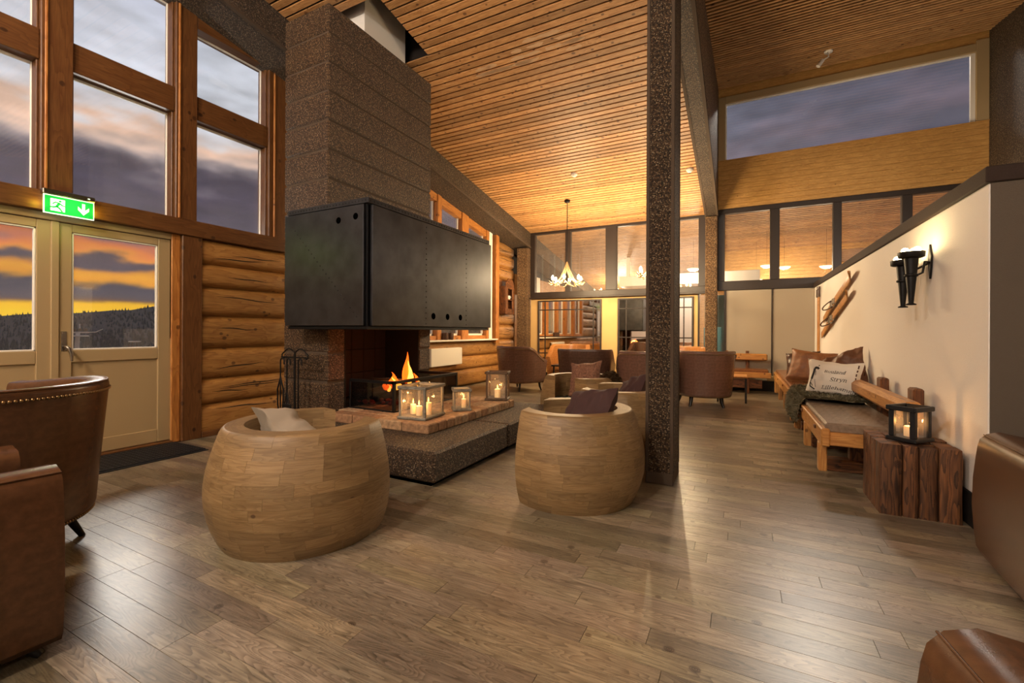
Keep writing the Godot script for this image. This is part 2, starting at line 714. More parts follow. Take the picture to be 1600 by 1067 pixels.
	M.fire_in = glow(Color8(255, 170, 60), 5.0)
	M.ember = glow(Color8(120, 40, 16), 0.03)
	M.bulb = glow(Color8(255, 226, 166), 30.0)
	M.lamp_glow = glow(Color8(255, 232, 196), 1.8)
	M.antler = plain(Color8(120, 92, 58), 0.7)
	M.sign_green = glow(Color8(0, 150, 62), 0.75)
	M.sign_white = glow(Color8(226, 255, 226), 1.0)
	M.charcoal = plain(Color8(28, 22, 18), 0.95)
	M.lantern_grey = wood(oak, Color(0.85, 0.88, 0.92), 0.6)
	M.lantern_brown = wood(oak, Color(0.62, 0.52, 0.44), 0.6)
	M.lantern_black = plain(Color8(30, 30, 32), 0.5, 0.3)
	M.teal = plain(Color8(58, 92, 96), 0.7)  # blue light of the room beyond, put into the wall colour
	M.blue_cloth = plain(Color8(84, 156, 186), 0.8)
	M.hill = bumpy(plain(Color8(44, 60, 82), 1.0), fine, 0.01, 0.0)  # distant blue haze put into the hill colour
	M.hill.albedo_texture = noise_tex(44, 0.02, 5, 512, 0.45, 1.0)
	M.hill.heightmap_enabled = false
	M.tree = plain(Color8(32, 50, 68), 1.0)  # same blue haze put into the tree colour
	M.ink = plain(Color8(42, 38, 36), 0.9)
	M.grey_blue = plain(Color8(150, 160, 184), 0.7)
	M.barn = wood(stump, Color(1, 1, 1), 0.8)


# ---------------------------------------------------------------- the room

# Added unseen fill lamps behind the camera and by the stairs.
func build_fill_lamps() -> void:
	var spots := [[Vector3(-3.4, 4.35, 1.5), 9.5], [Vector3(-1.4, 4.35, 2.3), 9.5], [Vector3(2.3, 3.2, 1.6), 3.0], [Vector3(2.45, 2.2, -7.4), 2.6]]
	for i in spots.size():
		var s: Array = spots[i]
		var at: Vector3 = s[0]
		var up := ceil_left(at.z) if at.x < MID else ceil_right(at.z)
		var t := thing("added_fill_lamp", ["added unseen fill lamp near the window wall, behind the seats", "added unseen fill lamp in the middle, behind the seats", "added unseen fill lamp under the dark slatted ceiling", "added unseen fill lamp on a pole by the stairs behind the pale half-height wall"][i], "lamp", at, 0.0, "")
		var b := MB.new()
		if i == 3:
			b.tube([Vector3(0, -at.y, 0), Vector3(0, -0.12, 0)], 0.02)
			part("pole", b, M.iron, t)
		else:
			b.tube([Vector3(0, 0.12, 0), Vector3(0, up - at.y, 0)], 0.008)
			part("cord", b, M.iron, t)
		b = MB.new()
		b.ball(Vector3.ZERO, Vector3.ONE * 0.14, 10, 18)
		part("lamp_shade", b, M.lamp_glow, t)
		lamp(Vector3.ZERO, Color8(255, 240, 222), s[1], 0.12, t)


func build_floor() -> void:
	var f := place("floor", "grey-brown oak strip floor with a soft sheen")
	bx("subfloor", Vector3(LEFT - 0.2, -0.2, -16.2), Vector3(GRAVEL + 0.2, -0.012, BACK + 0.2), M.oak_sub, f, 0.0)
	var list := []
	var w := 0.105
	var z := -0.42
	var r := RandomNumberGenerator.new()
	r.seed = 99
	while z > -10.0:
		var x := LEFT - r.randf() * 0.9
		while x < (RIGHT if z < -3.5 else GRAVEL):
			var l: float = [0.48, 0.66, 0.8, 0.95, 1.1][r.randi() % 5]
			var x0 := maxf(x, LEFT)
			var x1 := minf(x + l, RIGHT if z < -3.5 else GRAVEL)
			if x1 - x0 > 0.03:
				var tone := r.randf_range(0.5, 1.02)
				list.append([x0, x1, z - w, z, Color(tone, tone * r.randf_range(0.93, 1.0), tone * r.randf_range(0.84, 0.98)), Vector2(r.randf() * 3, r.randf() * 3)])
			x += l
		z -= w
	var seen := []
	var rest := []
	for p in list:
		# near and inside the photographed cone: single strips
		var m := Vector2((p[0] + p[1]) * 0.5, (p[2] + p[3]) * 0.5)
		var a := rad_to_deg(atan2(m.x, -m.y)) + 27.2
		if absf(a) < 52.0 and m.length() < 6.0:
			seen.append([m.length(), p])
		else:
			rest.append(p)
	seen.sort_custom(func(a, b): return a[0] < b[0])
	for i in seen.size():
		if i >= 300:
			rest.append(seen[i][1])
			continue
		var b := MB.new()
		strip(b, seen[i][1])
		part("plank", b, M.oak, f)
	var all := MB.new()
	for p in rest:
		strip(all, p)
	part("planks_beyond", all, M.oak, f, true)
	bx("planks_behind", Vector3(LEFT, -0.012, -0.42), Vector3(GRAVEL, 0, BACK), M.oak, f, 0.0)
	bx("planks_next_room", Vector3(LEFT, -0.012, -16.0), Vector3(GRAVEL, 0, -10.0), M.oak, f, 0.0)


func strip(b: MB, p: Array) -> void:
	b.col = p[4]
	b.off = p[5]
	var g := 0.0003
	var e := 0.0008
	var x0: float = p[0] + g
	var x1: float = p[1] - g
	var z0: float = p[2] + g
	var z1: float = p[3] - g
	var mid := Vector3((x0 + x1) / 2, -0.005, (z0 + z1) / 2)
	var top := [Vector3(x0 + e, 0, z0 + e), Vector3(x1 - e, 0, z0 + e), Vector3(x1 - e, 0, z1 - e), Vector3(x0 + e, 0, z1 - e)]
	var low := [Vector3(x0, -0.003, z0), Vector3(x1, -0.003, z0), Vector3(x1, -0.003, z1), Vector3(x0, -0.003, z1)]
	b.poly(top, mid, top.map(func(q): return Vector2(q.x, q.z)))
	for i in 4:
		var j := (i + 1) % 4
		var q := [top[i], top[j], low[j], low[i]]
		b.poly(q, mid, q.map(func(s): return Vector2(s.x, s.z)))
		var d := [low[i], low[j], low[j] - Vector3(0, 0.01, 0), low[i] - Vector3(0, 0.01, 0)]
		b.poly(d, mid, d.map(func(s): return Vector2(s.x, s.z)))


func build_ceilings() -> void:
	var c := place("ceiling", "sloping ceilings of pine boards and dark narrow slats")
	var a := atan(0.17)
	var pitch := 0.095
	var n := int((BACK + 0.1 - FAR) / pitch)
	for i in n:
		var z := FAR + 0.05 + i * pitch
		var y := ceil_left(z)
		var b := MB.new()
		b.off = Vector2(rng.randf() * 5, rng.randf() * 5)
		b.xf = Transform3D(Basis(Vector3.RIGHT, -a), Vector3(0, y, z))
		if z > -4.35 and z < -3.5:   # boards stop at the flue opening
			b.box(Vector3(LEFT, 0, -0.039), Vector3(-4.42, 0.02, 0.039), 0.004)
			b.box(Vector3(-3.4, 0, -0.039), Vector3(MID, 0.02, 0.039), 0.004)
		else:
			b.box(Vector3(LEFT, 0, -0.039), Vector3(MID, 0.02, 0.039), 0.004)
		part("board", b, M.ceiling[rng.randi() % 5], c)
	var ar := atan(-0.188)
	pitch = 0.097
	n = int((BACK + 0.1 - FAR) / pitch)
	for i in n:
		var z := FAR + 0.05 + i * pitch
		var b := MB.new()
		b.off = Vector2(rng.randf() * 5, rng.randf() * 5)
		b.xf = Transform3D(Basis(Vector3.RIGHT, -ar), Vector3(0, ceil_right(z), z))
		b.box(Vector3(MIDR, 0, -0.022), Vector3(GRAVEL, 0.022, 0.022), 0.003)
		part("slat", b, M.slat[rng.randi() % 3], c)
	# old leak: bleached flakes on a few boards
	var wr := RandomNumberGenerator.new()
	wr.seed = 17
	for i in 26:
		var q := wr.randf()
		var at := Vector3(lerpf(-2.95, -1.5, q) + wr.randf_range(-0.1, 0.1), 0, FAR + 0.05 + 0.095 * (53 + int(wr.randf() * 4.0 - 1.5 * (1.0 - q))))
		at.y = ceil_left(at.z)
		var fb := MB.new()
		fb.xf = Transform3D(Basis(Vector3.RIGHT, -a), at)
		var ring := []
		var hl := wr.randf_range(0.06, 0.2)
		for k in 11:
			var an := TAU * k / 11.0
			ring.append(Vector3(cos(an) * hl * wr.randf_range(0.6, 1.0), -0.0012, sin(an) * 0.036 * wr.randf_range(0.5, 1.0)))
		fb.poly(ring, Vector3(0, 1, 0))
		part("bleached_flake", fb, M.flake, c)
	var lid := MB.new()
	lid.xf = Transform3D(Basis(Vector3.RIGHT, -a), Vector3(0, ceil_left(FAR) + 0.045, FAR))
	var l := (BACK - FAR) / cos(a) + 0.3
	lid.box(Vector3(LEFT - 0.3, 0, -0.2), Vector3(-4.42, 0.12, l))
	lid.box(Vector3(-3.4, 0, -0.2), Vector3(MIDR, 0.12, l))
	lid.box(Vector3(-4.42, 0, -0.2), Vector3(-3.4, 0.12, 5.6))
	lid.box(Vector3(-4.42, 0, 6.55), Vector3(-3.4, 0.12, l))
	lid.box(Vector3(-4.42, 0.55, 5.5), Vector3(-3.4, 0.65, 6.6))
	lid.box(Vector3(-4.52, 0.1, 5.5), Vector3(-4.42, 0.6, 6.6))
	lid.box(Vector3(-3.4, 0.1, 5.5), Vector3(-3.3, 0.6, 6.6))
	lid.box(Vector3(-4.42, 0.1, 5.5), Vector3(-3.4, 0.6, 5.6))
	lid.box(Vector3(-4.42, 0.1, 6.55), Vector3(-3.4, 0.6, 6.65))
	part("roof_lining", lid, M.dark, c)
	lid = MB.new()
	lid.xf = Transform3D(Basis(Vector3.RIGHT, -ar), Vector3(0, ceil_right(FAR) + 0.1, FAR))
	l = (BACK - FAR) / cos(ar) + 0.3
	lid.box(Vector3(MIDR, 0, -0.25), Vector3(GRAVEL + 0.3, 0.12, l))
	part("roof_lining", lid, M.dark, c)


# a beam of pebble concrete from z0 to z1 whose underside follows the given heights
func sloping_beam(b: MB, x0: float, x1: float, z0: float, z1: float, lo0: float, lo1: float, hi0: float, hi1: float) -> void:
	var p := []
	for x in [x0, x1]:
		p.append_array([Vector3(x, lo0, z0), Vector3(x, lo1, z1), Vector3(x, hi1, z1), Vector3(x, hi0, z0)])
	var mid: Vector3 = (p[0] + p[6]) * 0.5
	for f in [[0, 1, 2, 3], [4, 5, 6, 7], [0, 1, 5, 4], [3, 2, 6, 7], [0, 3, 7, 4], [1, 2, 6, 5]]:
		b.poly(f.map(func(i): return p[i]), mid)


func build_rafters() -> void:
	# rafter between the two ceilings, on a column and a post
	var t := thing("roof_beam", "long pebble concrete beam climbing from the far post over the square column", "beam")
	var lo := func(z: float) -> float: return 3.45 + 0.178 * (z - FAR)
	var b := MB.new()
	sloping_beam(b, MID, MIDR, FAR, BACK, lo.call(FAR), lo.call(BACK), ceil_left(FAR) + 0.12, ceil_left(BACK) + 0.12)
	part("beam", b, M.pebble, t)
	b = MB.new()
	for x in [MID - 0.012, MIDR - 0.025]:
		sloping_beam(b, x, x + 0.037, FAR, BACK, lo.call(FAR) - 0.006, lo.call(BACK) - 0.006, lo.call(FAR) + 0.03, lo.call(BACK) + 0.03)
	part("edge_strip", b, M.cement, t)
	# pebble wall filling the triangle above the rafter
	var w := place("wall_middle", "pebble concrete wall between the low and the high ceiling")
	b = MB.new()
	sloping_beam(b, MIDR - 0.14, MIDR, FAR - 0.1, -2.9, ceil_left(FAR) + 0.05, ceil_left(-2.9), ceil_right(FAR) + 0.1, ceil_left(-2.9) + 0.14)
	sloping_beam(b, MIDR - 0.14, MIDR, -2.9, BACK, ceil_right(-2.9), ceil_right(BACK), ceil_left(-2.9) + 0.14, ceil_left(BACK) + 0.14)
	part("panel", b, M.pebble_warm, w)
	# square column
	t = thing("column", "square pebble concrete column standing in front of the wooden tub chairs", "column", Vector3(-0.5425, 0, -3.66))
	b = MB.new()
	b.box(Vector3(-0.0975, 0.09, -0.175), Vector3(0.0975, 4.62, 0.175), 0.0)
	part("shaft", b, M.pebble, t)
	b = MB.new()
	for s in [-1.0, 1.0]:
		for q in [-1.0, 1.0]:
			b.box(Vector3(s * 0.089 - 0.0125, 0.09, q * 0.167 - 0.0125), Vector3(s * 0.089 + 0.0125, 4.62, q * 0.167 + 0.0125), 0.004, 1)
	part("corner_strip", b, M.cement, t)
	bx("plinth", Vector3(-0.1, 0, -0.178), Vector3(0.1, 0.09, 0.178), M.cement, t, 0.006)
	# post against the glazed wall
	t = thing("post", "slim pebble concrete post lit orange against the glazed far wall", "post", Vector3(-0.52, 0, FAR + 0.11))
	bx("shaft", Vector3(-0.12, 0, -0.1), Vector3(0.1, 3.47, 0.1), M.pebble_warm, t, 0.01, 1)
	# eaves beam on the left
	t = thing("eaves_beam", "dark pebble concrete beam along the top of the window wall", "beam")
	b = MB.new()
	sloping_beam(b, LEFT - 0.1, BEAM, -15.8, BACK, ceil_left(-15.8) - 0.36, ceil_left(BACK) - 0.36, ceil_left(-15.8), ceil_left(BACK))
	part("beam", b, M.pebble, t)
	b = MB.new()
	sloping_beam(b, BEAM - 0.03, BEAM + 0.012, -15.8, BACK, ceil_left(-15.8) - 0.37, ceil_left(BACK) - 0.37, ceil_left(-15.8) - 0.335, ceil_left(BACK) - 0.335)
	part("edge_strip", b, M.cement, t)
	t = thing("corner_post", "narrow pebble concrete post in the corner beside the log wall", "post", Vector3(-4.74, 0, FAR + 0.12))
	bx("shaft", Vector3(-0.14, 0, -0.1), Vector3(0.14, 3.17, 0.1), M.pebble_warm, t, 0.01, 1)


func log_piece(parent: Node, z0: float, z1: float, y0: float, y1: float, seed_: int) -> void:
	var r := RandomNumberGenerator.new()
	r.seed = seed_
	var n := maxi(3, int((z1 - z0) / 0.25))
	var rows := []
	var ph := r.randf() * 6.0
	for i in n + 1:
		var z := lerpf(z0, z1, float(i) / n)
		var row := []
		for j in 11:
			var t := float(j) / 10.0
			var q := -1.0 + 2.0 * t
			var bulge := 0.075 * pow(maxf(0.0, 1.0 - q * q * q * q), 0.6) + 0.006 * sin(z * 3.1 + ph) * (1.0 - q * q)
			row.append(Vector3(LEFT - 0.075 + bulge, lerpf(y0, y1, t) + 0.007 * sin(z * 2.3 + ph) * (1 - absf(q)), z))
		rows.append(row)
	var b := MB.new()
	b.off = Vector2(r.randf() * 4, r.randf() * 4)
	b.grid(rows, false, false, true)
	bx_into(b, Vector3(LEFT - 0.24, y0, z0), Vector3(LEFT - 0.074, y1, z1), 2)
	var log_ := part("log", b, M.log[r.randi() % 4], parent)
	# drying cracks, cut as thin dark slivers that follow the swell
	for k in (r.randi() % 3) + (1 if z1 - z0 < 1.3 else 0):
		var l := r.randf_range(0.35, 0.8) * minf(z1 - z0, 1.6)
		var zs := r.randf_range(z0, z1 - l)
		var q0 := r.randf_range(0.3, 0.78)
		var dq := r.randf_range(-0.16, 0.16)
		var cb := MB.new()
		for i in 10:
			var ta := i / 10.0
			var tb := (i + 1) / 10.0
			var pts := []
			for tt in [ta, tb]:
				var q: float = q0 + dq * tt + 0.014 * sin(tt * 9.0 + ph)
				var wd: float = 0.005 * sin(PI * tt) + 0.0008
				for s in [-1.0, 1.0]:
					var yy: float = lerpf(y0, y1, q) + s * wd
					var qq: float = 2.0 * (yy - y0) / (y1 - y0) - 1.0
					var zz: float = zs + l * tt
					var bulge := 0.075 * pow(maxf(0.0, 1.0 - qq * qq * qq * qq), 0.6) + 0.006 * sin(zz * 3.1 + ph) * (1.0 - qq * qq)
					pts.append(Vector3(LEFT - 0.0735 + bulge, yy + 0.007 * sin(zz * 2.3 + ph) * (1 - absf(qq)), zz))
			cb.poly([pts[0], pts[1], pts[3], pts[2]], Vector3(LEFT - 1.0, y0, zs))
		part("crack", cb, M.crack, log_)


func bx_into(b: MB, lo: Vector3, hi: Vector3, grain := 0, ch := 0.0) -> void:
	b.box(lo, hi, ch, grain)


func build_left_wall() -> void:
	var w := place("wall_left", "left wall of round logs, timber posts and tall windows")
	var hs := [-0.01, 0.343, 0.615, 0.945, 1.293, 1.612, 1.861, 2.125]
	# logs by the door, behind the chimney, under the far windows and up to the corner
	for i in 7:
		log_piece(w, -3.66, -2.68, hs[i], hs[i + 1], 300 + i)
	var up := [2.125, 2.41, 2.7, 3.0, 3.3, 3.62, 3.95, 4.3]
	for i in 7:
		log_piece(w, -4.36, -3.66, hs[i], hs[i + 1], 330 + i)
		log_piece(w, -4.36, -3.66, up[i], up[i + 1], 350 + i)
	for i in 3:
		log_piece(w, -9.02, -4.36, hs[i], hs[i + 1], 370 + i)
	for i in 7:
		log_piece(w, -10.0, -9.02, hs[i], hs[i + 1], 390 + i)
		if i < 5:
			log_piece(w, -10.0, -9.02, up[i], up[i + 1], 410 + i)
	bx("outer_skin", Vector3(LEFT - 0.3, -0.1, -4.36), Vector3(LEFT - 0.22, 4.4, -3.6), M.dark, w, 0.0)
	bx("outer_skin", Vector3(LEFT - 0.3, -0.1, -9.1), Vector3(LEFT - 0.22, 0.95, -2.68), M.dark, w, 0.0)
	bx("outer_skin", Vector3(LEFT - 0.3, -0.1, -3.66), Vector3(LEFT - 0.22, 2.13, -2.68), M.dark, w, 0.0)
	bx("outer_skin", Vector3(LEFT - 0.3, -0.1, -16.0), Vector3(LEFT - 0.22, 3.9, -9.02), M.dark, w, 0.0)
	# timber skeleton of the window wall
	bx("lintel_beam", Vector3(LEFT - 0.2, 2.12, -3.66), Vector3(LEFT + 0.03, 2.285, BACK), M.post, w, 0.006, 2)
	bx("foot_board", Vector3(LEFT - 0.02, 0.0, -3.66), Vector3(LEFT + 0.02, 0.06, -2.69), M.post, w, 0.004, 2)
	for z in [-2.535, -1.56, -0.55, 0.46, 1.47, 2.48]:
		bx("post", Vector3(LEFT - 0.2, 2.28, z - 0.1), Vector3(LEFT + 0.015, 4.9, z + 0.1), M.post, w, 0.006, 1)
		bx("post_moulding", Vector3(LEFT - 0.02, 2.286, z + 0.06), Vector3(LEFT + 0.028, 4.9, z + 0.078), M.jamb, w, 0.004, 1)
	bx("post", Vector3(LEFT - 0.2, 2.28, -3.66), Vector3(LEFT + 0.015, 4.75, -3.43), M.post, w, 0.006, 1)
	bx("post_moulding", Vector3(LEFT - 0.02, 2.286, -3.51), Vector3(LEFT + 0.028, 4.5, -3.49), M.jamb, w, 0.004, 1)
	bx("door_post", Vector3(LEFT - 0.2, 0, -2.69), Vector3(LEFT + 0.015, 2.12, -2.5), M.post, w, 0.006, 1)
	bx("door_jamb", Vector3(LEFT - 0.2, 0, -2.5), Vector3(LEFT - 0.02, 2.12, -2.42), M.jamb, w, 0.006, 1)
	for k in 6:
		var z0: float = [-3.43, -2.435, -1.46, -0.45, 0.56, 1.57][k]
		var z1: float = [-2.635, -1.66, -0.65, 0.36, 1.37, 2.38][k]
		bx("transom", Vector3(LEFT - 0.17, 3.36, z0), Vector3(LEFT - 0.01, 3.61, z1), M.post, w, 0.006, 2)
		pane_window(2 * k + 1, z0, z1, 2.285, 3.36)
		var top := ceil_left((z0 + z1) / 2) - 0.36
		pane_window(2 * k + 2, z0, z1, 3.61, minf(top - 0.04, 4.5))
		bx("head_board", Vector3(LEFT - 0.2, minf(top - 0.05, 4.48), z0), Vector3(LEFT + 0.01, top + 0.2, z1), M.post, w, 0.006, 2)
	# wall below the windows beyond the double door, out of view
	bx("wall_panel", Vector3(LEFT - 0.2, 0, -0.55), Vector3(LEFT, 2.12, BACK), M.log[0], w, 0.0, 2)
	# far windows in the log wall
	var wl := place("window_20", "tall pine windows in the log wall behind the fireplace")
	var ledge := 0.97
	for zz in [[-4.36, -4.5], [-5.2, -5.4], [-6.0, -6.2], [-6.8, -6.93], [-7.63, -7.88], [-8.62, -8.72]]:
		bx("jamb", Vector3(LEFT - 0.14, ledge, zz[1]), Vector3(LEFT + 0.02, ceil_left(zz[0]) - 0.34, zz[0]), M.jamb, wl, 0.006, 1)
	bx("jamb", Vector3(LEFT - 0.14, ledge, -8.86), Vector3(LEFT + 0.03, ceil_left(-8.8) - 0.34, -8.72), M.white_paint, wl, 0.006, 1)
	bx("jamb", Vector3(LEFT - 0.14, ledge - 0.1, -9.06), Vector3(LEFT + 0.1, ceil_left(-9) - 0.34, -8.92), M.jamb, wl, 0.006, 1)
	for zz in [[-4.5, -5.2], [-5.4, -6.0], [-6.2, -6.8], [-6.93, -7.63], [-7.88, -8.62]]:
		var hi: float = ceil_left((zz[0] + zz[1]) / 2) - 0.45
		bx("frame", Vector3(LEFT - 0.12, ledge, zz[1]), Vector3(LEFT + 0.0, ledge + 0.08, zz[0]), M.jamb, wl, 0.006, 2)
		var hb := MB.new()
		sloping_beam(hb, LEFT - 0.12, LEFT + 0.0, zz[1], zz[0], ceil_left(zz[1]) - 0.5, ceil_left(zz[0]) - 0.5, ceil_left(zz[1]) - 0.34, ceil_left(zz[0]) - 0.34)
		part("frame", hb, M.jamb, wl)
		bx("sash", Vector3(LEFT - 0.11, ledge + 0.08, zz[1] + 0.02), Vector3(LEFT - 0.07, hi, zz[1] + 0.05), M.white_paint, wl, 0.003, 1)
		bx("sash", Vector3(LEFT - 0.11, ledge + 0.08, zz[0] - 0.05), Vector3(LEFT - 0.07, hi, zz[0] - 0.02), M.white_paint, wl, 0.003, 1)
		bx("sash", Vector3(LEFT - 0.11, ledge + 0.08, zz[1] + 0.02), Vector3(LEFT - 0.07, ledge + 0.12, zz[0] - 0.02), M.white_paint, wl, 0.003, 2)
		bx("pane", Vector3(LEFT - 0.095, ledge + 0.1, zz[1] + 0.03), Vector3(LEFT - 0.09, hi + 0.1, zz[0] - 0.03), M.glass, wl, 0.0)
	bx("sill", Vector3(LEFT - 0.1, 0.94, -8.95), Vector3(LEFT + 0.14, 0.972, -4.8), M.white_paint, wl, 0.006, 2)
	# double door
	for k in 2:
		var z0: float = [-2.42, -1.56][k]
		var z1: float = [-1.57, -0.72][k]
		door_leaf(k + 1, z0, z1)
	var fr := place("trim_1", "cream frame round the double door")
	bx("frame", Vector3(LEFT - 0.14, 2.06, -2.42), Vector3(LEFT - 0.03, 2.12, -0.66), M.cream_door, fr, 0.004, 2)
	bx("frame", Vector3(LEFT - 0.14, 0, -2.45), Vector3(LEFT - 0.03, 2.12, -2.42), M.cream_door, fr, 0.004, 1)
	bx("frame", Vector3(LEFT - 0.14, 0, -0.72), Vector3(LEFT - 0.03, 2.12, -0.55), M.cream_door, fr, 0.004, 1)
	bx("threshold", Vector3(LEFT - 0.2, -0.01, -2.42), Vector3(LEFT + 0.02, 0.03, -0.66), M.post, fr, 0.004, 2)


func pane_window(n: int, z0: float, z1: float, y0: float, y1: float) -> void:
	var w := place("window_%d" % n, "fixed pane in the timber window wall")
	var x := LEFT - 0.13
	var e := 0.022
	bx("frame", Vector3(x - 0.012, y0, z0), Vector3(x + 0.012, y1, z0 + e), M.white_paint, w, 0.004, 1)
	bx("frame", Vector3(x - 0.012, y0, z1 - e), Vector3(x + 0.012, y1, z1), M.white_paint, w, 0.004, 1)
	bx("frame", Vector3(x - 0.012, y0, z0 + e), Vector3(x + 0.012, y0 + e, z1 - e), M.white_paint, w, 0.004, 2)
	bx("frame", Vector3(x - 0.012, y1 - e, z0 + e), Vector3(x + 0.012, y1, z1 - e), M.white_paint, w, 0.004, 2)
	bx("bead", Vector3(x + 0.012, y0, z0), Vector3(x + 0.1, y1, z0 + 0.016), M.post, w, 0.004, 1)
	bx("bead", Vector3(x + 0.012, y0, z1 - 0.016), Vector3(x + 0.1, y1, z1), M.post, w, 0.004, 1)
	bx("pane", Vector3(x - 0.003, y0 + 0.01, z0 + 0.01), Vector3(x + 0.003, y1 - 0.01, z1 - 0.01), M.glass, w, 0.0)


func door_leaf(n: int, z0: float, z1: float) -> void:
	var d := place("door_%d" % n, "cream timber door leaf with a large pane above a plain panel")
	var x := LEFT - 0.07
	var h := 2.055
	var s := 0.105
	bx("stile", Vector3(x - 0.025, 0.035, z0), Vector3(x + 0.025, h, z0 + s), M.cream_door, d, 0.004, 1)
	bx("stile", Vector3(x - 0.025, 0.035, z1 - s), Vector3(x + 0.025, h, z1), M.cream_door, d, 0.004, 1)
	bx("rail", Vector3(x - 0.025, 0.035, z0 + s), Vector3(x + 0.025, 0.16, z1 - s), M.cream_door, d, 0.004, 2)
	bx("rail", Vector3(x - 0.025, 0.86, z0 + s), Vector3(x + 0.025, 0.965, z1 - s), M.cream_door, d, 0.004, 2)
	bx("rail", Vector3(x - 0.025, 1.985, z0 + s), Vector3(x + 0.025, h, z1 - s), M.cream_door, d, 0.004, 2)
	bx("panel", Vector3(x - 0.012, 0.15, z0 + s - 0.01), Vector3(x + 0.008, 0.87, z1 - s + 0.01), M.cream_door, d, 0.0)
	for e in [[z0 + s, z0 + s + 0.014, 0.965, 1.985], [z1 - s - 0.014, z1 - s, 0.965, 1.985], [z0 + s, z1 - s, 0.965, 0.979], [z0 + s, z1 - s, 1.971, 1.985]]:
		bx("bead", Vector3(x - 0.014, e[2], e[0]), Vector3(x + 0.018, e[3], e[1]), M.white_paint, d, 0.003, 1)
	bx("pane", Vector3(x - 0.003, 0.966, z0 + s + 0.002), Vector3(x + 0.003, 1.984, z1 - s - 0.002), M.glass, d, 0.0)
	bx("astragal", Vector3(x + 0.01, 0.035, z1 - 0.02), Vector3(x + 0.04, h, z1 + 0.03), M.cream_door, d, 0.004, 1)
	if n == 1:
		var hz := z1 - 0.055
		bx("lock_plate", Vector3(x + 0.02, 0.96, hz - 0.018), Vector3(x + 0.031, 1.13, hz + 0.018), M.nickel, d, 0.003, 1)
		var b := MB.new()
		b.tube([Vector3(x + 0.03, 1.0, hz), Vector3(x + 0.075, 1.0, hz), Vector3(x + 0.085, 0.985, hz - 0.012), Vector3(x + 0.085, 0.94, hz - 0.03), Vector3(x + 0.085, 0.875, hz - 0.032)], [0.011, 0.011, 0.013, 0.014, 0.009], 10)
		part("handle", b, M.nickel, d)
	else:
		for y in [0.3, 1.75]:
			bx("hinge", Vector3(x + 0.02, y, z1 - 0.012), Vector3(x + 0.036, y + 0.1, z1 + 0.012), M.nickel, d, 0.003, 1)


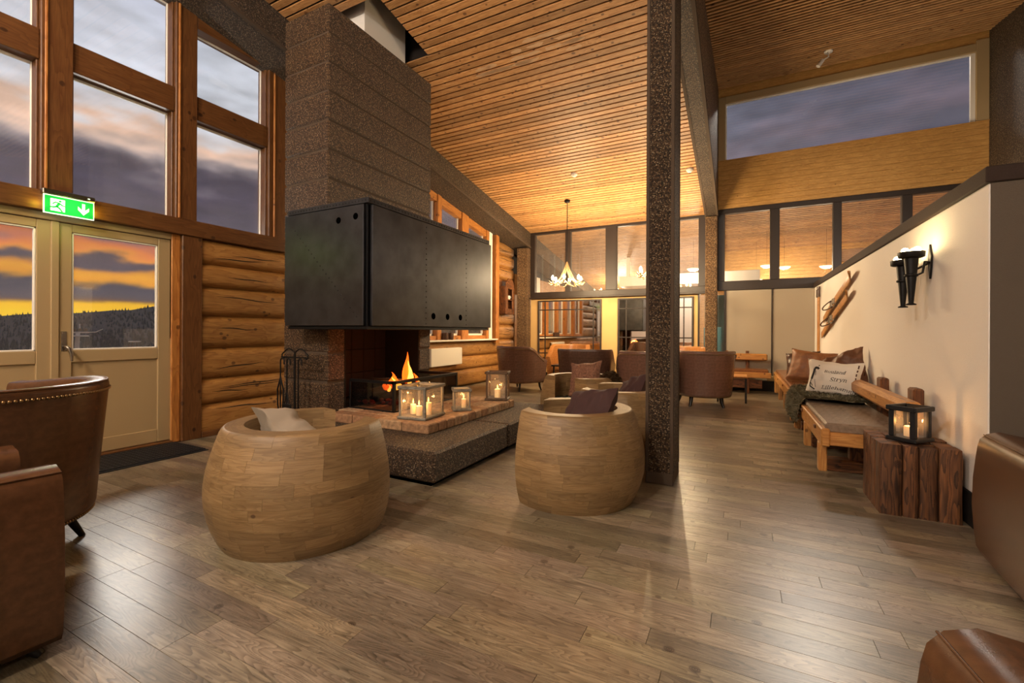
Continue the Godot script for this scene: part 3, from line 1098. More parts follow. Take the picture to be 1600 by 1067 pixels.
func build_far_wall() -> void:
	var z := FAR
	var w := place("wall_far", "far wall: cream and felt panels under dark framed glass")
	bx("panel", Vector3(-4.6, 0.16, z - 0.12), Vector3(-0.78, 1.96, z), M.cream_wall, w, 0.0)
	bx("panel", Vector3(-0.27, 0.2, z - 0.1), Vector3(0.535, 1.985, z), M.felt, w, 0.006)
	bx("panel", Vector3(0.542, 0.2, z - 0.1), Vector3(RIGHT, 1.985, z), M.felt, w, 0.006)
	var b := MB.new()
	b.tube([Vector3(0.538, 2.1, z + 0.012), Vector3(0.538, 0.32, z + 0.012)], 0.012, 8)
	part("cable", b, M.black_frame, w)
	bx("socket", Vector3(0.46, 0.2, z), Vector3(0.6, 0.3, z + 0.04), M.cream_door, w, 0.006)
	# dark frame of the glass band, left of the post and right of it
	var f := place("trim_2", "dark timber frame of the glass band")
	bx("rail", Vector3(-4.6, 1.95, z - 0.1), Vector3(MID, 2.09, z + 0.035), M.black_frame, f, 0.005)
	bx("shelf_rail", Vector3(-4.66, 1.93, z), Vector3(MID, 1.965, z + 0.1), M.black_frame, f, 0.005)
	bx("rail", Vector3(-4.6, 3.5, z - 0.08), Vector3(MID, 3.56, z + 0.03), M.black_frame, f, 0.005)
	for x in [[-4.62, -4.48], [-3.7, -3.575], [-2.73, -2.48], [-1.66, -1.42], [-0.78, -0.63]]:
		bx("mullion", Vector3(x[0], 2.09, z - 0.09), Vector3(x[1], 3.5, z + 0.03), M.black_frame, f, 0.005, 1)
	bx("rail", Vector3(MIDR, 1.985, z - 0.1), Vector3(GRAVEL, 2.17, z + 0.03), M.black_frame, f, 0.005)
	bx("rail", Vector3(MIDR, 3.53, z - 0.1), Vector3(GRAVEL, 3.625, z + 0.02), M.black_frame, f, 0.005)
	for x in [[-0.42, -0.29], [0.5, 0.66], [1.5, 1.63], [2.48, 2.62], [3.44, 3.58]]:
		bx("mullion", Vector3(x[0], 2.17, z - 0.09), Vector3(x[1], 3.53, z + 0.025), M.black_frame, f, 0.005, 1)
	bx("post", Vector3(-0.79, 0, z - 0.09), Vector3(-0.765, 1.95, z + 0.03), M.black_frame, f, 0.004, 1)
	bx("post", Vector3(-0.3, 0, z - 0.09), Vector3(-0.265, 1.985, z + 0.03), M.black_frame, f, 0.004, 1)
	var g := place("window_30", "panes of the glass band in the far wall")
	for x in [[-4.48, -3.7], [-3.575, -2.73], [-2.48, -1.66], [-1.42, -0.78]]:
		bx("pane", Vector3(x[0] + 0.002, 2.092, z - 0.03), Vector3(x[1] - 0.002, 3.498, z - 0.024), M.glass, g, 0.0)
	for x in [[-0.29, 0.5], [0.66, 1.5], [1.63, 2.48], [2.62, 3.44]]:
		bx("pane", Vector3(x[0] + 0.002, 2.172, z - 0.03), Vector3(x[1] - 0.002, 3.528, z - 0.024), M.glass, g, 0.0)
	bx("pane", Vector3(-0.763, 0.02, z - 0.03), Vector3(-0.302, 1.95, z - 0.024), M.glass, g, 0.0)
	# boarded band and clerestory, above right
	for i in 10:
		bx("board", Vector3(MIDR, 3.625 + i * 0.0978, z - 0.06), Vector3(GRAVEL, 3.625 + i * 0.0978 + 0.0965, z), M.panel, w, 0.006)
	bx("ledge", Vector3(MIDR, 4.6, z - 0.08), Vector3(GRAVEL, 4.618, z + 0.012), M.panel, w, 0.003)
	var c := place("window_31", "long clerestory window under the slatted ceiling")
	bx("frame", Vector3(MIDR, 4.61, z - 0.1), Vector3(-0.29, 5.9, z), M.cream_door, c, 0.006, 1)
	bx("frame", Vector3(3.42, 4.61, z - 0.1), Vector3(GRAVEL, 5.95, z), M.cream_door, c, 0.006, 1)
	bx("frame", Vector3(-0.29, 5.76, z - 0.1), Vector3(3.42, 5.9, z), M.cream_door, c, 0.006)
	bx("head", Vector3(MIDR, 5.88, z - 0.1), Vector3(GRAVEL, 6.15, z - 0.02), M.panel, c, 0.0)
	bx("sash", Vector3(-0.29, 4.61, z - 0.075), Vector3(-0.265, 5.76, z - 0.03), M.white_paint, c, 0.003, 1)
	bx("sash", Vector3(3.36, 4.61, z - 0.075), Vector3(3.42, 5.76, z - 0.03), M.white_paint, c, 0.003, 1)
	bx("sash", Vector3(-0.265, 5.735, z - 0.075), Vector3(3.36, 5.76, z - 0.03), M.white_paint, c, 0.003)
	bx("pane", Vector3(-0.27, 4.615, z - 0.055), Vector3(3.37, 5.74, z - 0.05), M.glass, c, 0.0)
	var s := place("baseboard_far", "dark skirting along the far wall")
	bx("skirting", Vector3(-4.6, 0, z - 0.1), Vector3(-0.79, 0.16, z + 0.015), M.skirting, s, 0.004)
	bx("skirting", Vector3(-0.265, 0, z - 0.1), Vector3(RIGHT, 0.2, z + 0.02), M.skirting, s, 0.004)


func build_right_side() -> void:
	var w := place("wall_right", "pale plastered half-height wall with a dark sloping-looking cap")
	bx("plaster", Vector3(RIGHT, 0.2, FAR), Vector3(RIGHT + 0.16, 1.985, -3.41), M.plaster, w, 0.004)
	bx("plaster", Vector3(RIGHT + 0.006, 0.0, -3.57), Vector3(GRAVEL, 1.985, -3.404), M.shaded_wall, w, 0.0)  # return face darkened by colour to stand for its shade
	bx("cap", Vector3(RIGHT - 0.02, 1.985, FAR + 0.03), Vector3(RIGHT + 0.19, 2.075, -3.39), M.rail, w, 0.006, 2)
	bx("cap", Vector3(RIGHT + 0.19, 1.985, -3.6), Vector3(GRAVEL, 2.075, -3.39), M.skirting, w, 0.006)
	var s := place("baseboard_right", "dark skirting along the pale half-height wall")
	bx("skirting", Vector3(RIGHT - 0.012, 0, FAR + 0.02), Vector3(RIGHT + 0.15, 0.2, -3.4), M.skirting, s, 0.004, 2)
	var g := place("wall_gravel", "pebble concrete wall at the far right")
	bx("panel", Vector3(GRAVEL, 2.0, -6.6), Vector3(GRAVEL + 0.25, 6.4, BACK), M.pebble, g, 0.012)
	bx("panel", Vector3(GRAVEL, 2.0, FAR - 0.2), Vector3(GRAVEL + 0.25, 6.4, -6.62), M.pebble, g, 0.012)
	bx("panel", Vector3(GRAVEL, -0.1, FAR - 0.2), Vector3(GRAVEL + 0.25, 1.99, BACK), M.pebble, g, 0.012)
	bx("core", Vector3(GRAVEL + 0.02, -0.1, -10.2), Vector3(GRAVEL + 0.3, 6.6, BACK + 0.2), M.dark, g, 0.0)
	# slanting joint between the panels
	var b := MB.new()
	sloping_beam(b, GRAVEL - 0.006, GRAVEL + 0.02, FAR, -2.5, 3.05, 4.3, 3.09, 4.34)
	part("joint", b, M.crack, g)
	bx("wall_back", Vector3(LEFT - 0.3, -0.1, BACK), Vector3(GRAVEL + 0.3, 6.2, BACK + 0.2), M.plaster, self, 0.0).set_meta("kind", "structure")
	get_node("wall_back").set_meta("label", "plain plastered wall behind the camera")


# The dining room seen through the glass band.
func build_back_room() -> void:
	var c := place("ceiling_next_room", "slatted ceilings of the room behind the glass")
	var a := atan(0.17)
	for i in 58:
		var z := FAR - 0.15 - i * 0.1
		var b := MB.new()
		b.off = Vector2(rng.randf() * 5, rng.randf() * 5)
		b.xf = Transform3D(Basis(Vector3.RIGHT, -a), Vector3(0, ceil_left(z), z))
		b.box(Vector3(LEFT, 0, -0.042), Vector3(MID + 0.1, 0.02, 0.042), 0.003)
		part("board", b, M.slat[rng.randi() % 3], c)
	for i in 36:
		var z := FAR - 0.15 - i * 0.1
		var b := MB.new()
		b.off = Vector2(rng.randf() * 5, rng.randf() * 5)
		b.xf = Transform3D(Basis(Vector3.RIGHT, -a), Vector3(0, 3.95 + 0.17 * (z - FAR), z))
		b.box(Vector3(MID + 0.1, 0, -0.034), Vector3(GRAVEL, 0.03, 0.034), 0.003)
		part("slat", b, M.slat[rng.randi() % 3], c)
	var lid := MB.new()
	lid.xf = Transform3D(Basis(Vector3.RIGHT, -a), Vector3(0, ceil_left(FAR) + 0.05, FAR))
	lid.box(Vector3(LEFT - 0.3, 0, -6.5), Vector3(MID + 0.1, 0.1, 0))
	lid.box(Vector3(MID + 0.1, 0.4, -6.5), Vector3(GRAVEL + 0.3, 0.5, 0))
	part("roof_lining", lid, M.dark, c)
	var w := place("wall_next_room", "boarded walls of the room behind the glass")
	bx("wall", Vector3(LEFT, 0, -16.0), Vector3(GRAVEL, 3.2, -15.8), M.panel, w, 0.0)
	for i in 9:
		bx("board", Vector3(MID + 0.1, 2.55 + i * 0.09, -13.6), Vector3(GRAVEL, 2.55 + i * 0.09 + 0.088, -13.5), M.panel, w, 0.004)
	bx("beam", Vector3(MID + 0.1, 2.44, -13.65), Vector3(GRAVEL, 2.5, -13.45), M.white_paint, w, 0.004)
	for i in 8:
		bx("slit_window", Vector3(-4.2 + i * 0.42, 2.35, -15.79), Vector3(-4.2 + i * 0.42 + 0.1, 2.62, -15.77), M.white_paint, w, 0.004)
	bx("wall", Vector3(MID - 0.1, 0, -11.3), Vector3(0.1, 1.99, -11.2), M.teal, w, 0.0)
	bx("log_wall", Vector3(LEFT - 0.1, 0, -15.8), Vector3(LEFT, 2.6, -10.05), M.log[0], w, 0.0, 2)
	bx("window_board", Vector3(-4.95, 2.1, -11.2), Vector3(-4.9, 2.6, -10.4), M.white_paint, w, 0.004)
	bx("side_wall", Vector3(GRAVEL, -0.1, -16.0), Vector3(GRAVEL + 0.2, 4.0, FAR - 0.2), M.panel, w, 0.0)
	var s := thing("soffit_box", "white boxed-in duct hanging in the room behind the glass", "soffit")
	bx("duct", Vector3(-2.9, 2.35, -12.6), Vector3(0.4, 2.62, -11.9), M.white_paint, s, 0.01)
	bx("hanger", Vector3(-2.78, 2.62, -12.3), Vector3(-2.7, 3.2, -12.22), M.white_paint, s, 0.004, 1)
	bx("hanger", Vector3(-1.7, 2.62, -12.3), Vector3(-1.62, 3.2, -12.22), M.white_paint, s, 0.004, 1)
	s = thing("plank", "rough pine plank leaning across the glass band behind the half-height wall", "plank")
	bx("board", Vector3(1.55, 2.48, FAR - 0.4), Vector3(2.6, 2.72, FAR - 0.33), M.bench, s, 0.01)
	var blue := MB.new()
	blue.box(Vector3(-0.72, 0.3, -10.62), Vector3(-0.36, 1.25, -10.58), 0.02)
	tag(part("cloth", blue, M.blue_cloth, self), "pale blue cloth hanging behind the narrow glass door", "cloth")
	var spots := [Vector3(0.55, 2.72, -12.2), Vector3(0.95, 2.74, -12.8), Vector3(1.75, 2.66, -12.4), Vector3(0.35, 2.46, -12.9), Vector3(-1.0, 2.62, -11.3)]
	var lbl := ["flat bowl lamp nearest the dark mullion in the glass band", "second flat bowl lamp in the right glass band, further back", "flat bowl lamp above the white track, right of the mullions", "lowest flat bowl lamp in the right glass band", "flat bowl lamp seen beside the square column through the glass"]
	for i in 5:
		var t := thing("bowl_lamp", lbl[i], "lamp", spots[i], 0.0, "bowl lamps in the next room")
		var b := MB.new()
		b.lathe([Vector2(0.001, -0.045), Vector2(0.07, -0.035), Vector2(0.13, 0.0), Vector2(0.14, 0.02), Vector2(0.001, 0.025)], 18)
		part("lamp_shade", b, M.lamp_glow, t)
		b = MB.new()
		b.tube([Vector3(0, 0.02, 0), Vector3(0, (ceil_left(spots[i].z) if spots[i].x < MID else 3.95 + 0.17 * (spots[i].z - FAR)) - spots[i].y, 0)], 0.0025, 6)
		part("cord", b, M.dark, t)
		lamp(Vector3(0, -0.12, 0), Color8(255, 230, 192), 0.9 if i < 4 else 2.0, 0.1, t)
	var far := thing("added_fill_lamp", "added unseen fill lamp deep in the left half of the next room", "lamp", Vector3(-3.4, 2.3, -14.2))  # added lamp out of view, lights the next room warmly
	var fb := MB.new()
	fb.ball(Vector3.ZERO, Vector3.ONE * 0.1, 8, 14)
	part("lamp_shade", fb, M.lamp_glow, far)
	fb = MB.new()
	fb.tube([Vector3(0, 0.09, 0), Vector3(0, 0.5, 0)], 0.006, 6)
	part("cord", fb, M.iron, far)
	lamp(Vector3.ZERO, Color8(255, 230, 192), 5.0, 0.1, far)


func tag(o: Node, label: String, category: String, group := "") -> void:
	o.set_meta("label", label)
	o.set_meta("category", category)
	if group:
		o.set_meta("group", group)


func build_outside() -> void:
	# wooded ridge across the valley
	var n := FastNoiseLite.new()
	n.seed = 3
	n.frequency = 0.9
	n.fractal_octaves = 5
	var rows := []
	var trees := []
	var r := RandomNumberGenerator.new()
	r.seed = 8
	for i in 31:
		var t := i / 30.0
		var dist := lerpf(140.0, 2400.0, t * t)
		var row := []
		for j in 121:
			row.append(hill_point(deg_to_rad(lerpf(-150.0, 20.0, j / 120.0)), dist, n))
		rows.append(row)
	var b := MB.new()
	b.grid(rows, false)
	var hill := part("hill", b, M.hill, self)
	hill.set_meta("kind", "structure")
	hill.set_meta("label", "wooded ridge across the valley, dark against the sunset")
	var mm := MultiMesh.new()
	mm.transform_format = MultiMesh.TRANSFORM_3D
	var cone := MB.new()
	cone.lathe([Vector2(0.22, 0.0), Vector2(0.2, 0.18), Vector2(0.12, 0.55), Vector2(0.005, 1.0)], 6)
	mm.mesh = cone.mesh()
	for k in 9000:
		var az := deg_to_rad(r.randf_range(-84.0, -25.0))
		var t := r.randf_range(0.25, 1.0)
		var p := hill_point(az, lerpf(140.0, 2400.0, t * t), n)
		var h := r.randf_range(7.0, 13.0)
		trees.append(Transform3D(Basis.from_scale(Vector3(h * 0.9, h, h * 0.9)), p - Vector3(0, 1, 0)))
	mm.instance_count = trees.size()
	for k in trees.size():
		mm.set_instance_transform(k, trees[k])
	var mi := MultiMeshInstance3D.new()
	mi.name = "forest"
	mi.multimesh = mm
	mi.material_override = M.tree
	mi.set_meta("kind", "stuff")
	tag(mi, "spruce forest covering the ridge across the valley", "forest")
	add_child(mi)
	# ski lift mast, its arm and wheels seen through the right-hand door pane
	var t2 := thing("ski_lift", "white ski lift mast with wheel batteries outside the door", "ski lift", Vector3(-71.3, -7.95, -23.4), deg_to_rad(72.0))
	var m := MB.new()
	m.tube([Vector3(0, 0, 0), Vector3(0.2, 5.0, 0), Vector3(0.35, 8.7, 0)], [0.34, 0.28, 0.2], 10)
	part("mast", m, M.white_paint, t2)
	bx("arm", Vector3(-0.9, 8.2, -1.6), Vector3(1.3, 8.32, 1.6), M.white_paint, t2, 0.03)
	for s in [-1.0, 1.0]:
		for k in 5:
			m = MB.new()
			m.ball(Vector3(-1.0 + k * 0.5, 8.98, s * 1.5), Vector3(0.2, 0.2, 0.08), 5, 10)
			part("wheel", m, M.cement, t2)
	bx("wheel_beam", Vector3(-1.3, 8.62, -1.55), Vector3(1.3, 8.76, -1.45), M.white_paint, t2, 0.02)
	bx("wheel_beam", Vector3(-1.3, 8.62, 1.45), Vector3(1.3, 8.76, 1.55), M.white_paint, t2, 0.02)
	m = MB.new()
	m.tube([Vector3(1.3, 8.7, 1.5), Vector3(1.9, 8.75, 1.5), Vector3(2.5, 9.1, 1.5)], 0.05, 6)
	part("cable_guard", m, M.white_paint, t2)
	bx("ladder_top", Vector3(0.45, 8.6, -0.06), Vector3(0.57, 9.7, 0.06), M.white_paint, t2, 0.02, 1)
	# added lamps kept out of view, giving the floor its window sheen
	flood("added_door_lamp", "added unseen lamp outside the cream door, for sheen on the floor", Vector3(-7.5, 2.56, -2.95), Vector3(-1.5, 0.2, -1.3), 0.9, 0.24, 4.2, Color8(255, 247, 236), Vector3(0, 0, -0.78))
	flood("added_clerestory_lamp", "added unseen lamp behind the building, for floor sheen through the clerestory", Vector3(1.95, 9.4, -16.6), Vector3(1.0, 0.0, -1.6), 1.4, 0.8, 36.0, Color8(255, 246, 232), Vector3(-3.0, 0, 0))
	t2 = thing("lift_hut", "small dark lift machine on a frame far outside the door", "hut", Vector3(-69.3, -4.9, -28.6))
	for s in [-1.0, 1.0]:
		for q in [-1.0, 1.0]:
			m = MB.new()
			m.tube([Vector3(s * 0.8, 0, q * 0.8), Vector3(s * 0.38, 4.4, q * 0.38)], 0.07, 6)
			part("leg", m, M.iron, t2)
	bx("roof", Vector3(-0.5, 4.4, -0.5), Vector3(0.5, 4.52, 0.5), M.white_paint, t2, 0.05)
	bx("deck", Vector3(-0.65, 3.2, -0.65), Vector3(0.65, 3.3, 0.65), M.iron, t2, 0.03)
	# neighbouring wing outside the log wall windows
	t2 = thing("outbuilding", "neighbouring wing with dark boards and a pale roof edge outside the log wall windows", "building", Vector3(-8.2, 0, -12.2))
	for i in 16:
		bx("board", Vector3(-3.0, -0.2 + i * 0.21, -0.02), Vector3(2.2, -0.2 + i * 0.21 + 0.2, 0.06), M.barn, t2, 0.01)
	bx("wall", Vector3(-3.0, -0.3, -2.0), Vector3(2.2, 3.3, -0.02), M.barn, t2, 0.0)
	for i in 4:
		bx("roof_board", Vector3(-3.4, 3.2 + i * 0.34, -0.1 - i * 0.2), Vector3(2.6, 3.2 + i * 0.34 + 0.3, 0.2 - i * 0.2), M.grey_blue, t2, 0.01)


func flood(called: String, label: String, at: Vector3, to: Vector3, w: float, h: float, energy: float, col: Color, side: Vector3) -> void:
	var t := thing(called, label, "lamp", Vector3(at.x, -0.3, at.z))
	var b := MB.new()
	b.tube([side, side + Vector3(0, at.y + 0.3, 0)], 0.04, 8)
	b.tube([side + Vector3(0, at.y + 0.3, 0), Vector3(0, at.y + 0.3, 0)], 0.035, 8)
	part("pole", b, M.iron, t)
	var xf := Transform3D(Basis.looking_at(to - at), Vector3(0, at.y + 0.3, 0))
	b = MB.new()
	b.xf = xf
	b.box(Vector3(-w / 2 - 0.02, -h / 2 - 0.02, 0.0), Vector3(w / 2 + 0.02, h / 2 + 0.02, 0.06), 0.01)
	part("housing", b, M.iron, t)
	b = MB.new()
	b.xf = xf
	b.box(Vector3(-w / 2, -h / 2, -0.012), Vector3(w / 2, h / 2, 0.0), 0.004)
	part("lamp_panel", b, M.lamp_glow, t)
	var l := AreaLight3D.new()
	l.name = "light"
	l.area_size = Vector2(w, h)
	l.light_color = col
	l.light_energy = energy
	l.area_range = 40.0
	l.area_attenuation = 2.0
	l.shadow_enabled = true
	t.add_child(l, true)
	l.transform = Transform3D(xf.basis, xf.origin + xf.basis * Vector3(0, 0, -0.02))


func hill_point(az: float, dist: float, n: FastNoiseLite) -> Vector3:
	var deg := rad_to_deg(az)
	var top := 0.95 + 0.7 * smoothstep(-78.0, -70.0, deg) + 1.0 * smoothstep(-70.5, -64.5, deg) + 0.3 * n.get_noise_2d(deg * 0.22, 0.0) + 0.12 * n.get_noise_2d(deg * 1.3, 9.0)
	var el := lerpf(-7.0, top, pow((dist - 140.0) / 2260.0, 0.45)) + 0.25 * n.get_noise_2d(deg * 0.5, dist * 0.004)
	return Vector3(sin(az) * dist, tan(deg_to_rad(el)) * dist, -cos(az) * dist)


# ---------------------------------------------------------------- the fireplace

func build_fireplace() -> void:
	var t := thing("fireplace", "large pebble concrete fireplace with a black riveted steel hood and a brick hearth", "fireplace")
	var x0 := -4.285
	var x1 := -3.624
	var z0 := -4.70
	var z1 := -3.064
	# courses of pebble concrete blocks, counted from the top; joints are recessed
	for k in 14:
		var top := 4.39 - 0.29 * k
		var low := top - 0.268
		if top > 1.3:
			bx("stone_block", Vector3(x0, low, z0), Vector3(x1, top, z1), M.pebble_fine, t, 0.012)
		else:
			if k == 13:
				low = 0.33
			bx("stone_block", Vector3(x0, low, -3.285), Vector3(x1, top, z1), M.pebble_fine, t, 0.012)
			bx("stone_block", Vector3(x0, low, z0), Vector3(x1, top, -4.47), M.pebble_fine, t, 0.012)
	var b := MB.new()
	b.box(Vector3(x0 + 0.016, 1.2, z0 + 0.016), Vector3(x1 - 0.016, 4.37, z1 - 0.016), 0.0)
	b.box(Vector3(x0 + 0.012, 0.2, -3.29), Vector3(x1 - 0.012, 1.21, z1 - 0.012), 0.0)
	b.box(Vector3(x0 + 0.012, 0.2, z0 + 0.012), Vector3(x1 - 0.012, 1.21, -4.46), 0.0)
	part("mortar", b, M.cement, t)
	# the fire chamber: back wall of fire bricks, sides, smoke shelf
	for i in 6:
		for j in 3:
			bx("fire_brick", Vector3(x0 + 0.06, 0.36 + j * 0.28, -4.44 + i * 0.192), Vector3(x0 + 0.13, 0.36 + j * 0.28 + 0.275, -4.44 + i * 0.192 + 0.187), M.fire_brick, t, 0.006)
	b = MB.new()
	b.box(Vector3(x0, 0.2, -4.48), Vector3(x0 + 0.07, 1.21, -3.28), 0.0)
	b.box(Vector3(x0, 0.2, -4.47), Vector3(x1, 0.345, -3.28), 0.0)
	b.box(Vector3(x0 + 0.1, 0.3, -3.3), Vector3(x1 - 0.006, 1.21, -3.283), 0.0)
	b.box(Vector3(x0 + 0.1, 0.3, -4.472), Vector3(x1 - 0.006, 1.21, -4.455), 0.0)
	b.box(Vector3(x0, 1.19, -4.48), Vector3(x1 + 0.02, 1.22, -3.28), 0.0)
	part("fire_chamber", b, M.soot, t)
	# plastered flue on top
	bx("flue", Vector3(-4.24, 4.38, -4.3), Vector3(-3.72, 5.15, -3.62), M.plaster, t, 0.006, 1)
	# steel hood
	var hx := -2.845
	var hz := -2.82
	var hb := -4.935
	var hl := -3.93
	var hood := MB.new()
	hood.box(Vector3(hl + 0.03, 1.16, hb + 0.03), Vector3(hx - 0.03, 2.27, hz - 0.03), 0.0)
	var body := part("hood", hood, M.steel_dark, t)
	bx("hood_flange", Vector3(hl + 0.03, 2.25, hb + 0.03), Vector3(hx - 0.008, 2.3, hz - 0.008), M.steel, body, 0.004)
	bx("hood_skirt", Vector3(hl + 0.03, 1.158, hb + 0.03), Vector3(hx - 0.015, 1.185, hz - 0.015), M.steel_dark, body, 0.003)
	bx("hood_panel", Vector3(hl, 1.19, hz - 0.028), Vector3(hx - 0.055, 2.245, hz), M.steel, body, 0.004, 1)
	bx("hood_panel", Vector3(hx - 0.028, 1.19, hb), Vector3(hx, 2.245, hz - 0.055), M.steel, body, 0.004, 1)
	bx("hood_panel", Vector3(hl, 1.19, hb), Vector3(hl + 0.028, 2.245, hz - 0.03), M.steel, body, 0.004, 1)
	bx("hood_panel", Vector3(hl + 0.03, 1.19, hb), Vector3(hx - 0.03, 2.245, hb + 0.028), M.steel, body, 0.004, 1)
	var rv := MB.new()
	for i in 26:
		var q := i / 25.0
		rv.ball(Vector3(lerpf(hl + 0.06, hx - 0.04, q), 2.275, hz - 0.008), Vector3(0.009, 0.009, 0.006), 3, 6)
		if i > 1 and i < 25:
			rv.ball(Vector3(lerpf(hl + 0.03, hx - 0.09, q), lerpf(2.21, 1.23, q), hz), Vector3(0.008, 0.008, 0.005), 3, 6)
	for i in 46:
		rv.ball(Vector3(hx - 0.008, 2.275, lerpf(hb + 0.06, hz - 0.04, i / 45.0)), Vector3(0.006, 0.009, 0.009), 3, 6)
	for zz in [-3.62, -4.36]:
		for i in 19:
			rv.ball(Vector3(hx, lerpf(1.22, 2.2, i / 18.0), zz), Vector3(0.005, 0.008, 0.008), 3, 6)
	part("rivets", rv, M.rivet, body, true)
	for p in [[-3.2, 2.13], [-2.99, 2.145]]:
		var h := MB.new()
		h.xf = Transform3D(Basis(Vector3.RIGHT, PI / 2), Vector3(p[0], p[1], hz + 0.001))
		h.lathe([Vector2(0.0005, 0.001), Vector2(0.03, 0.0)], 16)
		h.lathe([Vector2(0.026, -0.001), Vector2(0.026, 0.001)], 16)
		part("air_hole", h, M.black, body)
	for zz in [-3.74, -3.99, -4.24]:
		var h := MB.new()
		h.xf = Transform3D(Basis(Vector3.BACK, -PI / 2), Vector3(hx + 0.001, 1.3, zz))
		h.lathe([Vector2(0.034, 0.0), Vector2(0.0005, 0.001)], 16)
		part("air_hole", h, M.black, body)
	# hearth slabs and bricks
	bx("hearth_slab", Vector3(-3.0, 0.035, -3.75), Vector3(-1.97, 0.262, -2.606), M.pebble, t, 0.018)
	bx("hearth_slab", Vector3(-3.0, 0.035, -4.98), Vector3(-1.965, 0.262, -3.765), M.pebble, t, 0.018)
	bx("hearth_slab", Vector3(-4.3, 0.035, -4.98), Vector3(-3.012, 0.262, -2.6), M.pebble, t, 0.018)
	bx("hearth_plinth", Vector3(-4.26, 0.0, -4.94), Vector3(-2.03, 0.05, -2.65), M.black, t, 0.0)
	var bl := 0.292
	for i in 4:     # stretchers along the front
		hearth_brick(t, -3.556 + i * (1.2 / 4.0), -3.556 + (i + 1) * (1.2 / 4.0), -3.19, -3.03)
	for i in 12:    # headers along the right edge
		var zz := -3.194 - i * 0.122
		hearth_brick(t, -2.355 - bl, -2.355, zz - 0.118, zz)
	for i in 4:     # bricks behind them, up to the fire
		for j in 5:
			hearth_brick(t, -2.652 - (i + 1) * 0.245, -2.655 - i * 0.245, -3.194 - (j + 1) * 0.292, -3.197 - j * 0.292)
	b = MB.new()
	b.box(Vector3(-3.55, 0.25, -4.64), Vector3(-2.385, 0.325, -3.06))
	part("brick_bed", b, M.soot, t)
	# fire screen: black angle-iron frame with smoked panes
	var s := thing("fire_screen", "low black iron and smoked glass screen round the open fire", "fire screen")
	var fx := -3.0
	var fz := -3.326
	var fe := -4.42
	for e in [[Vector3(-3.6, 0.62, fz - 0.03), Vector3(fx, 0.65, fz)], [Vector3(fx - 0.045, 0.622, fe), Vector3(fx, 0.652, fz)], [Vector3(-3.6, 0.342, fz - 0.02), Vector3(fx, 0.36, fz)], [Vector3(fx - 0.02, 0.342, fe), Vector3(fx, 0.36, fz)], [Vector3(fx - 0.03, 0.342, fz - 0.03), Vector3(fx, 0.65, fz)], [Vector3(fx - 0.02, 0.342, fe), Vector3(fx, 0.65, fe + 0.03)], [Vector3(-3.61, 0.342, fz - 0.02), Vector3(-3.59, 0.65, fz)], [Vector3(-3.6, 0.62, fe), Vector3(fx, 0.65, fe + 0.03)]]:
		bx("bar", e[0], e[1], M.iron, s, 0.003)
	bx("pane", Vector3(-3.59, 0.36, fz - 0.012), Vector3(fx - 0.03, 0.62, fz - 0.008), M.smoked, s, 0.0)
	bx("pane", Vector3(fx - 0.012, 0.36, fe + 0.03), Vector3(fx - 0.008, 0.62, fz - 0.03), M.smoked, s, 0.0)
	bx("pane", Vector3(-3.59, 0.36, fe + 0.008), Vector3(fx - 0.03, 0.62, fe + 0.012), M.smoked, s, 0.0)
	# logs, embers, flames
	var rr := RandomNumberGenerator.new()
	rr.seed = 5
	var spots := [[Vector3(-3.78, 0.43, -3.6), Vector3(-3.2, 0.42, -3.86), 0.07], [Vector3(-3.7, 0.42, -4.1), Vector3(-3.2, 0.43, -3.72), 0.062], [Vector3(-3.85, 0.54, -3.88), Vector3(-3.25, 0.55, -3.9), 0.06], [Vector3(-3.5, 0.47, -3.5), Vector3(-3.45, 0.5, -4.2), 0.055]]
	for i in 4:
		var p: Array = spots[i]
		var lg := thing("firewood", ["charred split log lying on the left in the fire", "charred split log lying crosswise at the bottom of the fire", "charred log lying highest in the fire under the flames", "charred log lying lengthwise in the fire"][i], "log", Vector3.ZERO, 0.0, "logs in the fire")
		var m := MB.new()
		var path := []
		for k in 6:
			path.append(p[0].lerp(p[1], k / 5.0) + Vector3(0, rr.randf_range(-0.008, 0.008), rr.randf_range(-0.008, 0.008)))
		m.tube(path, p[2], 9)
		part("bark", m, M.charcoal, lg)
	var em := MB.new()
	for i in 70:
		em.ball(Vector3(rr.randf_range(-3.85, -3.15), 0.37 + rr.randf() * 0.03, rr.randf_range(-4.2, -3.5)), Vector3(rr.randf_range(0.015, 0.04), 0.02, rr.randf_range(0.015, 0.04)), 4, 7)
	var emb := part("embers", em, M.ember, self, true)
	tag(emb, "glowing embers on the floor of the fire", "embers")
	var fl := thing("fire_flame", "orange flames rising from the burning logs", "fire")
	for q in [[-3.3, 0.55, -3.86, 0.36, 0.07], [-3.34, 0.55, -3.93, 0.22, 0.075], [-3.3, 0.53, -3.62, 0.18, 0.06], [-3.32, 0.52, -3.68, 0.13, 0.07], [-3.28, 0.52, -3.99, 0.15, 0.05], [-3.36, 0.52, -3.76, 0.12, 0.07], [-3.3, 0.52, -3.54, 0.1, 0.045]]:
		part("tongue", flame_mesh(Vector3(q[0], q[1], q[2]), q[3], q[4], rr), M.fire_out, fl)
		part("tongue", flame_mesh(Vector3(q[0] + 0.05, q[1] - 0.01, q[2] + 0.012), q[3] * 0.78, q[4] * 0.55, rr), M.fire_in, fl)
	lamp(Vector3(-3.36, 0.72, -3.8), Color8(255, 140, 60), 0.16, 0.12, fl)
	build_tools()


func hearth_brick(t: Node, x0: float, x1: float, z0: float, z1: float) -> void:
	var g := 0.004
	var dy := rng.randf_range(-0.004, 0.004)
	bx("brick", Vector3(x0 + g, 0.262, z0 + g), Vector3(x1 - g, 0.345 + dy, z1 - g), M.brick[rng.randi() % 4], t, 0.008)


